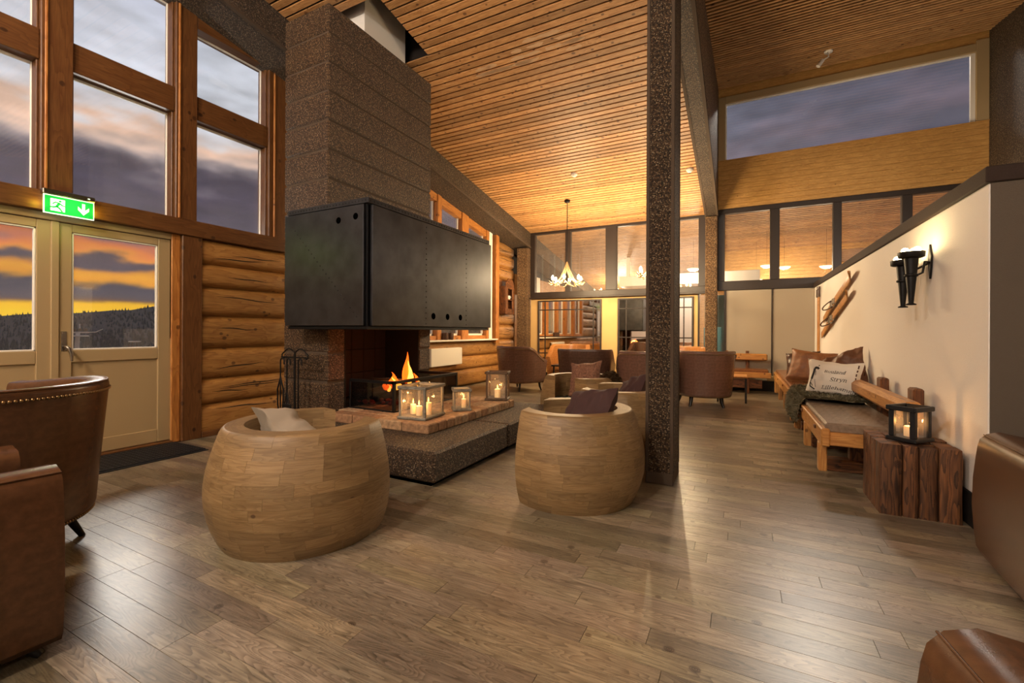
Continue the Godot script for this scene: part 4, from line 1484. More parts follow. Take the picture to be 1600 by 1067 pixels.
func flame_mesh(at: Vector3, h: float, r: float, rr: RandomNumberGenerator) -> MB:
	var b := MB.new()
	var rows := []
	var ph := rr.randf() * 6.0
	for i in 11:
		var t := i / 10.0
		var rad := r * (sin(PI * pow(t, 0.55)) * (1.0 - t * 0.45) + 0.02) if i < 10 else 0.001
		var c := at + Vector3(0.02 * sin(t * 5.0 + ph) * t, h * t, 0.035 * sin(t * 6.0 + ph * 2.0) * t)
		var row := []
		for j in 9:
			var q := -TAU * j / 9.0
			row.append(c + Vector3(cos(q) * rad * 0.6, 0, sin(q) * rad))
		rows.append(row)
	b.grid(rows, false, true)
	return b


func build_tools() -> void:
	# wrought iron fire tools on a stand at the left of the fireplace
	var z := -2.88
	var t := thing("tool_stand", "wrought iron fire tool stand with scrolled cross bar at the left of the fireplace", "stand", Vector3(-3.86, 0.262, z))
	var b := MB.new()
	b.tube([Vector3(0, 0.02, 0), Vector3(0, 0.68, 0)], 0.011, 8)
	part("pole", b, M.iron, t)
	b = MB.new()
	b.lathe([Vector2(0.1, 0.0), Vector2(0.1, 0.015), Vector2(0.02, 0.03), Vector2(0.001, 0.032)], 14)
	part("base", b, M.iron, t)
	for s in [-1.0, 1.0]:
		b = MB.new()
		var path := []
		for i in 24:
			var q := i / 23.0
			if q < 0.7:
				path.append(Vector3(s * q * 0.24, 0.66 + 0.045 * sin(q / 0.7 * PI), 0))
			else:
				var a := (q - 0.7) / 0.3 * 4.5
				var rad := 0.028 * (1.0 - (q - 0.7) / 0.3 * 0.6)
				path.append(Vector3(s * (0.168 + rad * sin(a)), 0.66 - 0.028 + 0.028 * cos(a) + 0.0, 0))
		b.tube(path, 0.007, 6)
		part("scroll", b, M.iron, t)
	b = MB.new()
	b.tube([Vector3(-0.2, 0.62, 0), Vector3(0.2, 0.62, 0)], 0.007, 6)
	part("cross_bar", b, M.iron, t)
	var names := [["fire_tongs", "black iron fire tongs hanging leftmost on the tool stand", "tongs", -0.17], ["fire_shovel", "black iron fire shovel with a square pan on the tool stand", "shovel", -0.075], ["hearth_brush", "black iron hearth brush hanging rightmost on the tool stand", "brush", 0.09]]
	for i in 3:
		var o: Array = names[i]
		var k := thing(o[0], o[1], o[2], Vector3(-3.86 + o[3], 0.262, z + 0.03))
		var h := MB.new()
		var path := [Vector3(0, 0.12, 0), Vector3(0, 0.56, 0)]
		for q in 9:
			var a := PI * q / 8.0
			path.append(Vector3(0.026 - 0.026 * cos(a), 0.58 + 0.03 * sin(a), 0))
		path.append(Vector3(0.052, 0.55, 0))
		h.tube(path, 0.0075, 6)
		part("handle", h, M.iron, k)
		if i == 0:
			for s in [-1.0, 1.0]:
				h = MB.new()
				h.tube([Vector3(0, 0.42, 0), Vector3(s * 0.045, 0.3, 0), Vector3(s * 0.04, 0.15, 0), Vector3(s * 0.012, 0.05, 0)], 0.008, 6)
				part("arm", h, M.iron, k)
		elif i == 1:
			bx("pan", Vector3(-0.065, 0.02, -0.012), Vector3(0.065, 0.17, 0.012), M.iron, k, 0.01)
			h = MB.new()
			h.tube([Vector3(-0.03, 0.17, 0), Vector3(0.0, 0.3, 0), Vector3(0.03, 0.17, 0)], 0.006, 6)
			part("fork", h, M.iron, k)
		else:
			bx("head", Vector3(-0.03, 0.1, -0.02), Vector3(0.07, 0.13, 0.02), M.iron, k, 0.006)
			bx("bristles", Vector3(-0.025, 0.055, -0.018), Vector3(0.065, 0.1, 0.018), M.charcoal, k, 0.004)


# ---------------------------------------------------------------- seats

# A tub chair turned from glued blocks: rings of blocks, cut off flat at the front. Local front is +z.
func tub_chair(label: String, at: Vector3, turn: float, seed_: int, sc := 1.0) -> Node3D:
	var t := thing("tub_chair", label, "chair", at, turn, "wooden tub chairs round the fireplace")
	var r := RandomNumberGenerator.new()
	r.seed = seed_
	var top := 0.615 * sc
	var courses := 11
	var ri := 0.315 * sc
	var cut := 0.27 * sc
	for k in courses:
		var y0 := top * k / courses
		var y1 := top * (k + 1) / courses - 0.0005
		var solid := k < 6          # below the seat the rings are closed in front as well
		var a := -0.98
		var start := r.randf() * 0.2
		var list := [-1.0]
		var s := -1.0 + 0.08 + start
		while s < 0.93:
			list.append(s)
			s += r.randf_range(0.13, 0.32)
		list.append(1.0)
		for i in list.size() - 1:
			var b := MB.new()
			b.off = Vector2(r.randf() * 4.0, r.randf() * 4.0)
			var s0: float = list[i] + (0.0004 if i else 0.0)
			var s1: float = list[i + 1] - (0.0004 if i < list.size() - 2 else 0.0)
			block_piece(b, s0, s1, y0, y1, top, ri, cut, sc, k == courses - 1)
			part("wood_block", b, M.block[r.randi() % 6], t)
		if solid:
			var m := MB.new()
			m.off = Vector2(r.randf() * 4.0, r.randf() * 4.0)
			var w := sqrt(ri * ri - 0.0) * 0.93
			m.box(Vector3(-w, y0, cut - 0.1), Vector3(w, y1, cut - 0.004), 0.002)
			part("front_board", m, M.block[r.randi() % 6], t)
	# dark core so that no light passes the seams
	var c := MB.new()
	for i in 30:
		var row0 := []
		for s2 in [i / 30.0 * 2.0 - 1.0, (i + 1) / 30.0 * 2.0 - 1.0]:
			for y in [0.01, top - 0.02]:
				row0.append(tub_point(s2 * 0.985, y, 0.055 * sc, top, cut, sc))
		c.poly([row0[0], row0[2], row0[3], row0[1]], Vector3(0, top / 2, 0))
	part("light_block_core", c, M.dark, t)
	bx("seat", Vector3(-ri * 0.9, 0.28 * sc, -ri * 0.72), Vector3(ri * 0.9, 0.3 * sc, cut - 0.02), M.block[0], t, 0.004)
	return t


func tub_radius(y: float, top: float, sc: float) -> float:
	var q := y / top
	return sc * (0.425 + 0.078 * sin(PI * pow(clampf(q, 0.0, 1.0), 0.88)) - 0.005 * q)


func tub_point(s: float, y: float, inset: float, top: float, cut: float, sc: float) -> Vector3:
	var rr := tub_radius(y, top, sc) - inset
	var most := PI - acos(clampf(cut / rr, -1.0, 1.0))
	var a := s * most
	return Vector3(sin(a) * rr, y, -cos(a) * rr)


func block_piece(b: MB, s0: float, s1: float, y0: float, y1: float, top: float, ri: float, cut: float, sc: float, last: bool) -> void:
	var n := maxi(2, int((s1 - s0) / 0.05))
	var outer := []
	var rounding := 0.016 * sc
	var ys := [y0, (y0 + y1) * 0.5, y1]
	if last:
		ys = [y0, y1 - rounding * 2.0, y1 - rounding * 0.7, y1 - rounding * 0.15, y1]
	for y in ys:
		var row := []
		for i in n + 1:
			var inset := 0.0
			if last and y > y1 - rounding * 2.0:
				var q: float = (y - (y1 - rounding * 2.0)) / (rounding * 2.0)
				inset = rounding * (1.0 - sqrt(maxf(0.0, 1.0 - q * q)))
			row.append(tub_point(lerpf(s0, s1, float(i) / n), y, inset, top, cut, sc))
		outer.append(row)
	b.grid(outer, true, false)
	var inn := func(s: float, y: float) -> Vector3:
		var most := PI - acos(clampf(cut / ri, -1.0, 1.0))
		return Vector3(sin(s * most) * ri, y, -cos(s * most) * ri)
	var inner := []
	for y in [y0, y1]:
		var row := []
		for i in n + 1:
			row.append(inn.call(lerpf(s0, s1, float(i) / n), y))
		inner.append(row)
	b.grid(inner, false, false)
	var rows := []
	var rr := []
	var ry := []
	for i in n + 1:
		rr.append(outer[-1][i])
		ry.append(inner[1][i])
	rows = [rr, ry]
	b.grid(rows, true, false)
	rr = []
	ry = []
	for i in n + 1:
		rr.append(outer[0][i])
		ry.append(inner[0][i])
	b.grid([rr, ry], false, false)
	for e in [0, n]:
		var p := []
		for row in outer:
			p.append(row[e])
		p.append(inner[1][e])
		p.append(inner[0][e])
		var mid: Vector3 = (outer[0][n / 2] + inner[1][n / 2]) * 0.5
		b.poly(p, mid, p.map(func(q): return Vector2(q.x + q.z, q.y)))


# A cushion standing in its own x-y plane, thickest in the middle.
func cushion(called: String, label: String, category: String, mat: Material, w: float, h: float, d: float, xf: Transform3D, seed_: int, group := "", wrinkle := 1.0) -> MeshInstance3D:
	var n := FastNoiseLite.new()
	n.seed = seed_
	n.frequency = 5.0
	var b := MB.new()
	for side in [1.0, -1.0]:
		var rows := []
		for j in 17:
			var v := -1.0 + j / 8.0
			var row := []
			for i in 21:
				var u := -1.0 + i / 10.0
				row.append(cushion_point(u, v, side, w, h, d, n, wrinkle))
			rows.append(row)
		b.grid(rows, side < 0.0)
	var o := part(numbered(called), b, mat, self)
	o.transform = xf
	tag(o, label, category, group)
	return o


func cushion_point(u: float, v: float, side: float, w: float, h: float, d: float, n: FastNoiseLite, wrinkle: float) -> Vector3:
	var f := pow(maxf(0.0, (1.0 - u * u) * (1.0 - v * v)), 0.42)
	var x := u * w * 0.5 * (1.0 - 0.10 * (1.0 - v * v) * absf(u)) * (1.0 - 0.03 * n.get_noise_2d(v * 0.2, 4.0))
	var y := v * h * 0.5 * (1.0 - 0.10 * (1.0 - u * u) * absf(v))
	var z := side * d * 0.5 * f
	var q := n.get_noise_3d(u * 0.35 + side, v * 0.22, side * 2.0)
	z += side * wrinkle * 0.03 * q * minf(1.0, f * 3.0)
	z += 0.02 * wrinkle * n.get_noise_2d(u * 0.15, v * 0.15 + 9.0)
	y += 0.02 * wrinkle * n.get_noise_2d(u * 0.2 + 3.0, v * 0.2)
	return Vector3(x, y, z)


# long-haired sheepskin: a lumpy hide with tufts of hair over it
func fur_throw(label: String, mat: Material, rows: Array, seed_: int, hair: float, count: int) -> Node3D:
	var t := thing("sheepskin", label, "sheepskin")
	var b := MB.new()
	b.grid(rows, (rows[rows.size() / 2][5] - rows[rows.size() / 2][4]).cross(rows[rows.size() / 2 + 1][4] - rows[rows.size() / 2][4]).y < 0.0)
	part("hide", b, mat, t)
	var r := RandomNumberGenerator.new()
	r.seed = seed_
	var m := MB.new()
	var h: int = rows.size()
	var w: int = rows[0].size()
	for k in count:
		var fi := r.randf() * (h - 1.001)
		var fj := r.randf() * (w - 1.001)
		var i := int(fi)
		var j := int(fj)
		var p: Vector3 = rows[i][j].lerp(rows[i + 1][j], fi - i).lerp(rows[i][j + 1].lerp(rows[i + 1][j + 1], fi - i), fj - j)
		var nn: Vector3 = (rows[i + 1][j] - rows[i][j]).cross(rows[i][j + 1] - rows[i][j]).normalized()
		if nn.y < 0:
			nn = -nn
		var side := Vector3(r.randf_range(-1, 1), r.randf_range(-0.4, 0.4), r.randf_range(-1, 1))
		var dir := (nn * r.randf_range(0.35, 0.9) + side * 0.8).normalized()
		var across := dir.cross(nn).normalized() * 0.0016
		var l := hair * r.randf_range(0.5, 1.2)
		var q := p + dir * l * 0.6
		var tip := p + dir * l - nn * l * 0.25 + side * l * 0.2
		m.poly([p - across, p + across, q + across * 0.8, tip, q - across * 0.8], p - nn * 10.0)
	part("wool", m, mat, t, true)
	return t


# Leather armchair. The shell follows a rounded U (half width w, depth d behind the middle, corner radius c, arms l forward).
func u_plan(s: float, w: float, d: float, c: float, l: float, inset: float) -> Vector2:
	var straight := l + d - c
	var arc := PI * 0.5 * c
	var back := maxf(0.0001, 2.0 * (w - c))
	var total := 2.0 * straight + 2.0 * arc + back
	var p := s * total
	var ww := w - inset
	var dd := d - inset
	var cc := maxf(c - inset, 0.02)
	var st := l + dd - cc
	if p < straight:
		return Vector2(ww, l - st * p / straight)
	p -= straight
	if p < arc:
		var a := p / c
		return Vector2(ww - cc + cc * cos(a), -(dd - cc) - cc * sin(a))
	p -= arc
	if p < back:
		return Vector2(lerpf(ww - cc, -(ww - cc), p / back), -dd)
	p -= back
	if p < arc:
		var a := p / c
		return Vector2(-(ww - cc) - cc * sin(a), -(dd - cc) - cc * cos(a))
	p -= arc
	return Vector2(-ww, -(dd - cc) + st * p / straight)


func armchair(called: String, label: String, mat: Material, at: Vector3, turn: float, P: Dictionary, group: String) -> Node3D:
	var t := thing(called, label, "armchair", at, turn, group)
	var w: float = P.w
	var d: float = P.d
	var c: float = P.c
	var l: float = P.l
	var hb: float = P.hb
	var ha: float = P.ha
	var lean: float = P.lean
	var th: float = P.th
	var low: float = P.low
	var rd: float = P.get("round", 0.03)
	var n := 56
	var rows := []
	var edge := []
	var nail := []
	for i in n + 1:
		var s := float(i) / n
		var f := smoothstep(0.0, 0.26, minf(s, 1.0 - s))
		var h := lerpf(ha, hb, f)
		var prof := []
		for q in [0.0, 0.06, 0.2, 0.45, 0.7, 0.9, 1.0]:
			prof.append(Vector2(lerpf(low, h - rd, q), -lean * pow(q, 1.1) + (0.012 if q == 0.0 else 0.0) - P.get("bulge", 0.0) * sin(PI * q)))
		for q in [0.3, 0.6, 1.0]:
			var a: float = q * PI * 0.5
			prof.append(Vector2(h - rd + rd * sin(a), -lean + rd - rd * cos(a)))
		for q in [0.4, 0.7, 1.0]:
			var a: float = q * PI * 0.5
			prof.append(Vector2(h - rd + rd * cos(a), -lean + th - rd + rd * sin(a)))
		prof.append(Vector2(lerpf(low + 0.2, h, 0.5), -lean * 0.5 + th))
		prof.append(Vector2(low + 0.15, th))
		prof.append(Vector2(low, th))
		var row := []
		for p in prof:
			var q := u_plan(s, w, d, c, l, p.y)
			row.append(Vector3(q.x, p.x, q.y))
		rows.append(row)
		var e := u_plan(s, w, d, c, l, -lean + rd * 0.3)
		edge.append(Vector3(e.x, h - rd * 0.25, e.y))
	var b := MB.new()
	b.grid(rows, true, true)
	for e in [0, n]:
		b.poly(rows[e], rows[e][3] + Vector3(0, 0.0, -0.3))
	var shell := part("shell", b, mat, t)
	b = MB.new()
	b.tube(edge, P.get("cord", 0.006), 6)
	part("piping", b, mat, shell)
	if P.get("nails", false):
		var nb := MB.new()
		for i in 110:
			var s := 0.04 + 0.92 * i / 109.0
			var f := smoothstep(0.0, 0.26, minf(s, 1.0 - s))
			var h := lerpf(ha, hb, f)
			var e := u_plan(s, w, d, c, l, -lean - 0.002)
			nb.ball(Vector3(e.x, h - rd - 0.022, e.y), Vector3(0.0075, 0.0075, 0.0075), 4, 7)
			e = u_plan(s, w, d, c, l, 0.008)
			nb.ball(Vector3(e.x, low + 0.012, e.y), Vector3(0.006, 0.006, 0.006), 3, 6)
		part("nailheads", nb, M.brass, shell, true)
	# seat
	var iw := w - th + 0.005
	b = MB.new()
	b.box(Vector3(-iw, low, -0.05), Vector3(iw, 0.3, l - 0.01), 0.015)
	part("front_rail", b, mat, t)
	var seat := []
	for j in 9:
		var v := j / 8.0
		var row := []
		for i in 9:
			var u := i / 8.0
			var dome := 0.04 * pow(maxf(0.0, sin(PI * u) * sin(PI * v)), 0.4)
			var zz := lerpf(-d + th, l + 0.03, v)
			var xw := iw - 0.01
			if c > 0.3 and zz < 0.0:
				xw = sqrt(maxf(0.0, 1.0 - pow(zz / (d - th + 0.01), 2.0))) * xw
			row.append(Vector3(lerpf(-xw, xw, u), 0.4 + dome, zz))
		seat.append(row)
	b = MB.new()
	b.grid(seat, true)
	var ring := []
	for q in [[0.31, 0.0], [0.33, 0.012], [0.38, 0.012], [0.4, 0.0]]:
		ring.append([Vector3(-iw + 0.01, q[0], l + 0.03 + q[1]), Vector3(iw - 0.01, q[0], l + 0.03 + q[1])])
	b.grid(ring)
	part("seat_cushion", b, mat, t)
	for s in [-1.0, 1.0]:
		for q in [[l - 0.07, 0.03], [-d + 0.13 * (1.0 if c < 0.3 else 1.6), -0.05]]:
			var x: float = s * (w - 0.09 - (0.1 if q[1] < 0 and c > 0.3 else 0.0))
			var lb := MB.new()
			lb.tube([Vector3(x, low + 0.01, q[0]), Vector3(x + s * 0.008, low * 0.5, q[0] + q[1] * 0.3), Vector3(x + s * 0.03, 0.0, q[0] + q[1])], [0.032, 0.026, 0.018], 4)
			part("leg", lb, M.ebony, t)
	return t


func build_tubs() -> void:
	tub_chair("big glued-block wooden tub chair in front, its open side turned to the hearth", Vector3(-2.275, 0, -1.78), PI - 0.2, 1, 1.015)
	tub_chair("glued-block wooden tub chair beside the square column with a plum cushion inside", Vector3(-1.07, 0, -3.03), -PI / 2 + 0.08, 2)
	tub_chair("wooden tub chair facing the camera with a cowhide cushion and sheepskins", Vector3(-1.72, 0, -5.16), -0.42, 3)
	tub_chair("wooden tub chair half hidden behind the square column", Vector3(-1.03, 0, -4.27), -PI / 2 - 0.05, 4)
	var tilt := func(at: Vector3, yaw: float, pitch: float, roll: float) -> Transform3D:
		return Transform3D(Basis(Vector3.UP, yaw) * Basis(Vector3.RIGHT, pitch) * Basis(Vector3.BACK, roll), at)
	cushion("cushion", "crumpled grey linen cushion sunk in the front tub chair", "cushion", M.linen, 0.5, 0.46, 0.22, tilt.call(Vector3(-2.26, 0.49, -1.72), PI - 0.3, -0.75, 0.55), 3, "", 2.2)
	cushion("cushion", "dark plum cushion leaning in the tub chair beside the square column", "cushion", M.plum, 0.46, 0.4, 0.17, tilt.call(Vector3(-0.95, 0.56, -3.0), -PI / 2 + 0.95, -0.5, 0.22), 4, "", 1.6)
	cushion("cushion", "large brown cowhide cushion standing in the tub chair that faces the camera", "cushion", M.hide, 0.46, 0.46, 0.16, tilt.call(Vector3(-1.68, 0.56, -5.2), -0.35, -0.3, 0.14), 5, "", 1.0)
	cushion("cushion", "plum cushion just showing left of the square column in the hindmost tub chair", "cushion", M.plum, 0.42, 0.4, 0.15, tilt.call(Vector3(-0.92, 0.55, -4.22), -PI / 2 + 0.6, -0.5, 0.3), 6, "", 1.2)
	var rows := []
	for j in 8:
		var row := []
		for i in 10:
			var q := Vector3(lerpf(-0.25, 0.25, i / 9.0), 0.33 + 0.02 * sin(i * 1.9 + j), lerpf(-0.2, 0.25, j / 7.0))
			row.append(Vector3(-1.72, 0, -5.16) + q.rotated(Vector3.UP, -0.42))
		rows.append(row)
	fur_throw("dark grey curly sheepskin on the seat of the tub chair that faces the camera", M.fur_dark, rows, 21, 0.035, 1500)
	rows = []
	for j in 8:
		var row := []
		for i in 12:
			var a := lerpf(0.4, 1.5, i / 11.0)
			var v := lerpf(-1.0, 1.0, j / 7.0)
			var rad := 0.37 + v * 0.09
			row.append(Vector3(-1.72, 0, -5.16) + Vector3(sin(a) * rad, 0.64 - 0.09 * v * v - 0.03 * absf(a - 0.95), -cos(a) * rad).rotated(Vector3.UP, -0.42))
		rows.append(row)
	fur_throw("brown long-haired sheepskin hung over the back of the tub chair that faces the camera", M.fur_brown, rows, 22, 0.06, 1800)


func build_leather() -> void:
	var tub := {"w": 0.40, "d": 0.42, "c": 0.395, "l": 0.28, "hb": 0.86, "ha": 0.6, "lean": 0.055, "th": 0.1, "low": 0.16, "nails": true, "round": 0.03}
	var g := "leather tub armchairs with studded rims"
	var big := tub.duplicate()
	big.w = 0.42
	big.d = 0.44
	big.c = 0.415
	big.hb = 0.875
	big.ha = 0.84
	armchair("leather_armchair", "brown leather tub armchair with a row of studs in front of the cream door", M.leather, Vector3(-3.39, 0, -0.75), -1.1, big, g)
	armchair("leather_armchair", "brown leather tub armchair by the log wall beyond the hearth", M.leather_plum, Vector3(-3.85, 0, -7.85), PI - 0.35, tub, g)
	armchair("leather_armchair", "tan leather tub armchair facing us under the left grid mirror", M.leather_tan, Vector3(-3.35, 0, -9.25), 0.1, tub, g)
	var flat := tub.duplicate()
	flat.c = 0.2
	flat.nails = false
	armchair("leather_armchair", "dark brown square-backed leather armchair behind the cowhide cushion", M.leather_dark, Vector3(-2.33, 0, -7.32), PI + 0.15, flat, "")
	armchair("leather_armchair", "mauve-brown leather tub armchair partly hidden left of the square column", M.leather_plum, Vector3(-1.28, 0, -7.05), PI + 0.3, tub, g)
	armchair("leather_armchair", "brown leather tub armchair standing free right of the square column", M.leather_plum, Vector3(-0.52, 0, -7.62), PI + 0.25, tub, g)
	armchair("leather_armchair", "tan leather tub armchair under the right grid mirror behind the others", M.leather_tan, Vector3(-1.05, 0, -9.2), -0.1, tub, g)
	var club := {"w": 0.38, "d": 0.38, "c": 0.09, "l": 0.38, "hb": 0.665, "ha": 0.66, "lean": 0.0, "th": 0.19, "low": 0.05, "round": 0.075, "cord": 0.003, "bulge": 0.02}
	g = "square club armchairs around the camera"
	var narrow := club.duplicate()
	narrow.w = 0.34
	armchair("club_armchair", "square brown leather club armchair cut off by the left edge of the photo", M.leather, Vector3(-2.485, 0, -0.31), PI - 0.05, narrow, g)
	armchair("club_armchair", "square brown leather club armchair beside the log stump table", M.leather, Vector3(1.41, 0, -2.65), PI - 0.08, club, g)
	armchair("club_armchair", "tan-lit leather club armchair whose corner shows at the lower right", M.leather, Vector3(0.7, 0, -0.67), PI + 0.12, club, g)
	# low table with a small candle glass between the far chairs
	var t := thing("side_table", "low black side table between the far armchairs", "table", Vector3(-2.78, 0, -7.9))
	bx("tabletop", Vector3(-0.32, 0.5, -0.3), Vector3(0.32, 0.53, 0.3), M.ebony, t, 0.006)
	for s in [-1.0, 1.0]:
		for q in [-1.0, 1.0]:
			bx("leg", Vector3(s * 0.28 - 0.014, 0, q * 0.26 - 0.014), Vector3(s * 0.28 + 0.014, 0.5, q * 0.26 + 0.014), M.ebony, t, 0.003, 1)
	t = thing("candle_glass", "small candle glass on the black side table", "glass", Vector3(-2.86, 0.531, -7.8))
	var b := MB.new()
	b.lathe([Vector2(0.03, 0.0), Vector2(0.036, 0.04), Vector2(0.034, 0.09), Vector2(0.03, 0.09), Vector2(0.03, 0.01), Vector2(0.001, 0.01)], 14)
	part("cup", b, M.nickel, t)
	t = thing("side_table", "low dark side table behind the free-standing armchair right of the column", "table", Vector3(-0.1, 0, -8.3))
	bx("tabletop", Vector3(-0.25, 0.4, -0.25), Vector3(0.2, 0.43, 0.25), M.bench, t, 0.006)
	for s in [-0.23, 0.18]:
		for q in [-0.23, 0.23]:
			bx("leg", Vector3(s - 0.014, 0, q - 0.014), Vector3(s + 0.014, 0.4, q + 0.014), M.ebony, t, 0.003, 1)


func build_bench() -> void:
	var x0 := 0.545
	var secs := [[-4.05, -6.2, "near pine wall bench with a grey-brown leather pad and a thick back rail"], [-6.24, -9.45, "far pine wall bench with a tan leather pad behind the printed cushion"]]
	for k in 2:
		var s: Array = secs[k]
		var za: float = s[0]
		var zb: float = s[1]
		var t := thing("wall_bench", s[2], "bench", Vector3.ZERO, 0.0, "pine benches along the pale wall")
		bx("front_rail", Vector3(x0, 0.29, zb), Vector3(x0 + 0.055, 0.425, za), M.bench, t, 0.008, 2)
		bx("end_board", Vector3(x0 + 0.055, 0.3, za - 0.055), Vector3(1.08, 0.4, za - 0.005), M.bench, t, 0.006)
		bx("end_board", Vector3(x0 + 0.055, 0.3, zb + 0.005), Vector3(1.08, 0.4, zb + 0.055), M.bench, t, 0.006)
		bx("seat_board", Vector3(x0 + 0.04, 0.34, zb), Vector3(1.08, 0.39, za - 0.05), M.bench_dark, t, 0.0, 2)
		bx("pad", Vector3(x0 + 0.03, 0.39, zb + 0.02), Vector3(1.08, 0.465, za - 0.03), M.pad if k == 0 else M.pad_tan, t, 0.014, 2)
		bx("back_rail", Vector3(0.99, 0.545, zb + 0.1), Vector3(1.11, 0.675, za + (0.12 if k == 0 else -0.1)), M.bench, t, 0.03, 2)
		var n := 3 if k == 0 else 4
		for i in n:
			var z := lerpf(za - 0.2, zb + 0.25, i / (n - 1.0))
			bx("back_post", Vector3(1.112, 0.1, z - 0.07), Vector3(1.175, 0.745, z + 0.07), M.bench_dark, t, 0.012, 1)
			bx("foot", Vector3(0.64, 0.0, z - 0.3 - 0.06), Vector3(1.19, 0.1, z - 0.3 + 0.06), M.bench_dark, t, 0.008)
			bx("leg", Vector3(0.8, 0.1, z - 0.34), Vector3(0.9, 0.34, z - 0.26), M.bench_dark, t, 0.006, 1)
			bx("tenon", Vector3(x0 - 0.005, 0.08, z + 0.03), Vector3(x0 + 0.05, 0.3, z + 0.11), M.bench, t, 0.006, 1)
			bx("tenon_end", Vector3(x0 - 0.012, 0.375, z - 0.13), Vector3(x0, 0.4, z - 0.07), M.bench_dark, t, 0.002, 1)
	# the short bench against the felt panels
	var t := thing("wall_bench", "short pine bench with a brown pad against the felt panels at the far wall", "bench", Vector3(0, 0, -9.5))
	bx("front_rail", Vector3(-0.35, 0.3, 0.1), Vector3(0.5, 0.4, 0.15), M.bench, t, 0.008)
	bx("pad", Vector3(-0.35, 0.39, -0.28), Vector3(0.46, 0.45, 0.12), M.pad_tan, t, 0.012)
	bx("seat_board", Vector3(-0.35, 0.34, -0.28), Vector3(0.46, 0.39, 0.1), M.bench_dark, t, 0.0)
	bx("back_rail", Vector3(-0.35, 0.6, -0.36), Vector3(0.46, 0.73, -0.26), M.bench, t, 0.02)
	bx("lower_board", Vector3(-0.35, 0.1, 0.02), Vector3(0.36, 0.26, 0.08), M.bench_dark, t, 0.006)
	for x in [-0.25, 0.12]:
		bx("back_post", Vector3(x - 0.03, 0.0, -0.41), Vector3(x + 0.03, 0.78, -0.36), M.bench_dark, t, 0.006, 1)
		bx("leg", Vector3(x - 0.03, 0.0, 0.02), Vector3(x + 0.03, 0.34, 0.1), M.bench_dark, t, 0.006, 1)
	# cushions and sheepskin
	var pose := func(at: Vector3, yaw: float, pitch: float, roll: float) -> Transform3D:
		return Transform3D(Basis(Vector3.UP, yaw) * Basis(Vector3.RIGHT, pitch) * Basis(Vector3.BACK, roll), at)
	cushion("cushion", "smooth tan leather cushion standing furthest along the wall bench", "cushion", M.cushion_tan, 0.54, 0.46, 0.16, pose.call(Vector3(0.86, 0.68, -7.3), -0.3, -0.3, -0.12), 31, "", 0.7)
	cushion("cushion", "dark leather cushion tucked behind the smooth tan one on the wall bench", "cushion", M.leather_dark, 0.46, 0.42, 0.14, pose.call(Vector3(0.8, 0.66, -7.62), -0.5, -0.25, 0.1), 32)
	cushion("cushion", "crumpled brown leather cushion behind the white printed one", "cushion", M.cushion_brown, 0.5, 0.48, 0.17, pose.call(Vector3(1.0, 0.7, -6.05), -0.7, -0.35, 0.35), 33, "", 2.0)
	var pxf: Transform3D = pose.call(Vector3(0.86, 0.665, -5.62), -0.25, -0.2, -0.06)
	var pil := cushion("cushion", "white cotton cushion printed with a skier and place names, checked at the side", "cushion", M.cotton, 0.48, 0.38, 0.18, pxf, 34, "", 0.8)
	pillow_print(pil)
	var rows := []
	var prof := [Vector2(0.51, 0.24), Vector2(0.515, 0.33), Vector2(0.53, 0.42), Vector2(0.575, 0.495), Vector2(0.68, 0.505), Vector2(0.8, 0.5), Vector2(0.92, 0.5), Vector2(1.02, 0.5), Vector2(1.08, 0.48)]
	for j in 9:
		var row := []
		for p in prof:
			row.append(Vector3(p.x, p.y + 0.008 * sin(j * 2.1 + p.x * 20.0), lerpf(-6.25, -5.2, j / 8.0) + 0.1 * (p.x - 0.8) + 0.05 * sin(p.x * 9.0)))
		rows.append(row)
	fur_throw("grey-green long-haired sheepskin draped over the wall bench under the white cushion", M.fur, rows, 41, 0.055, 9000)
	# table of squared, weathered logs
	t = thing("stump_table", "low table of dark weathered squared logs standing at the end of the wall bench", "table")
	var r := RandomNumberGenerator.new()
	r.seed = 61
	var zz := [-3.585, -3.70, -3.81, -3.92, -4.02]
	for j in 4:
		var xs := [0.787, 0.905, 0.985, 1.075, 1.187] if j == 0 else [0.787, 0.86 + r.randf() * 0.06, 0.99, 1.09, 1.187]
		for i in 4:
			var b := MB.new()
			b.off = Vector2(r.randf() * 4, r.randf() * 4)
			var mid := Vector2((xs[i] + xs[i + 1]) / 2, (zz[j] + zz[j + 1]) / 2)
			var hw: float = (xs[i + 1] - xs[i]) / 2 - 0.003
			var hd: float = absf(zz[j + 1] - zz[j]) / 2 - 0.003
			var h := 0.445 + r.randf_range(-0.01, 0.006)
			var rows2 := []
			for q in 8:
				var y := h * q / 7.0
				var row := []
				for a in 16:
					var an := -TAU * a / 16.0
					var cx := cos(an)
					var sz := sin(an)
					var k := 1.0 / maxf(absf(cx), absf(sz))
					k = lerpf(1.0, k, 0.95)
					var wob := 0.985 + 0.03 * sin(y * 15.0 + a * 1.1 + i * 2.0) * r.randf_range(0.6, 1.0)
					if q == 7:
						wob -= 0.04
					row.append(Vector3(mid.x + cx * k * hw * wob, y, mid.y + sz * k * hd * wob))
				rows2.append(row)
			b.grid(rows2, false, true, true)
			b.poly(rows2[7], Vector3(mid.x, 0, mid.y))
			part("squared_log", b, M.stump[r.randi() % 4], t)


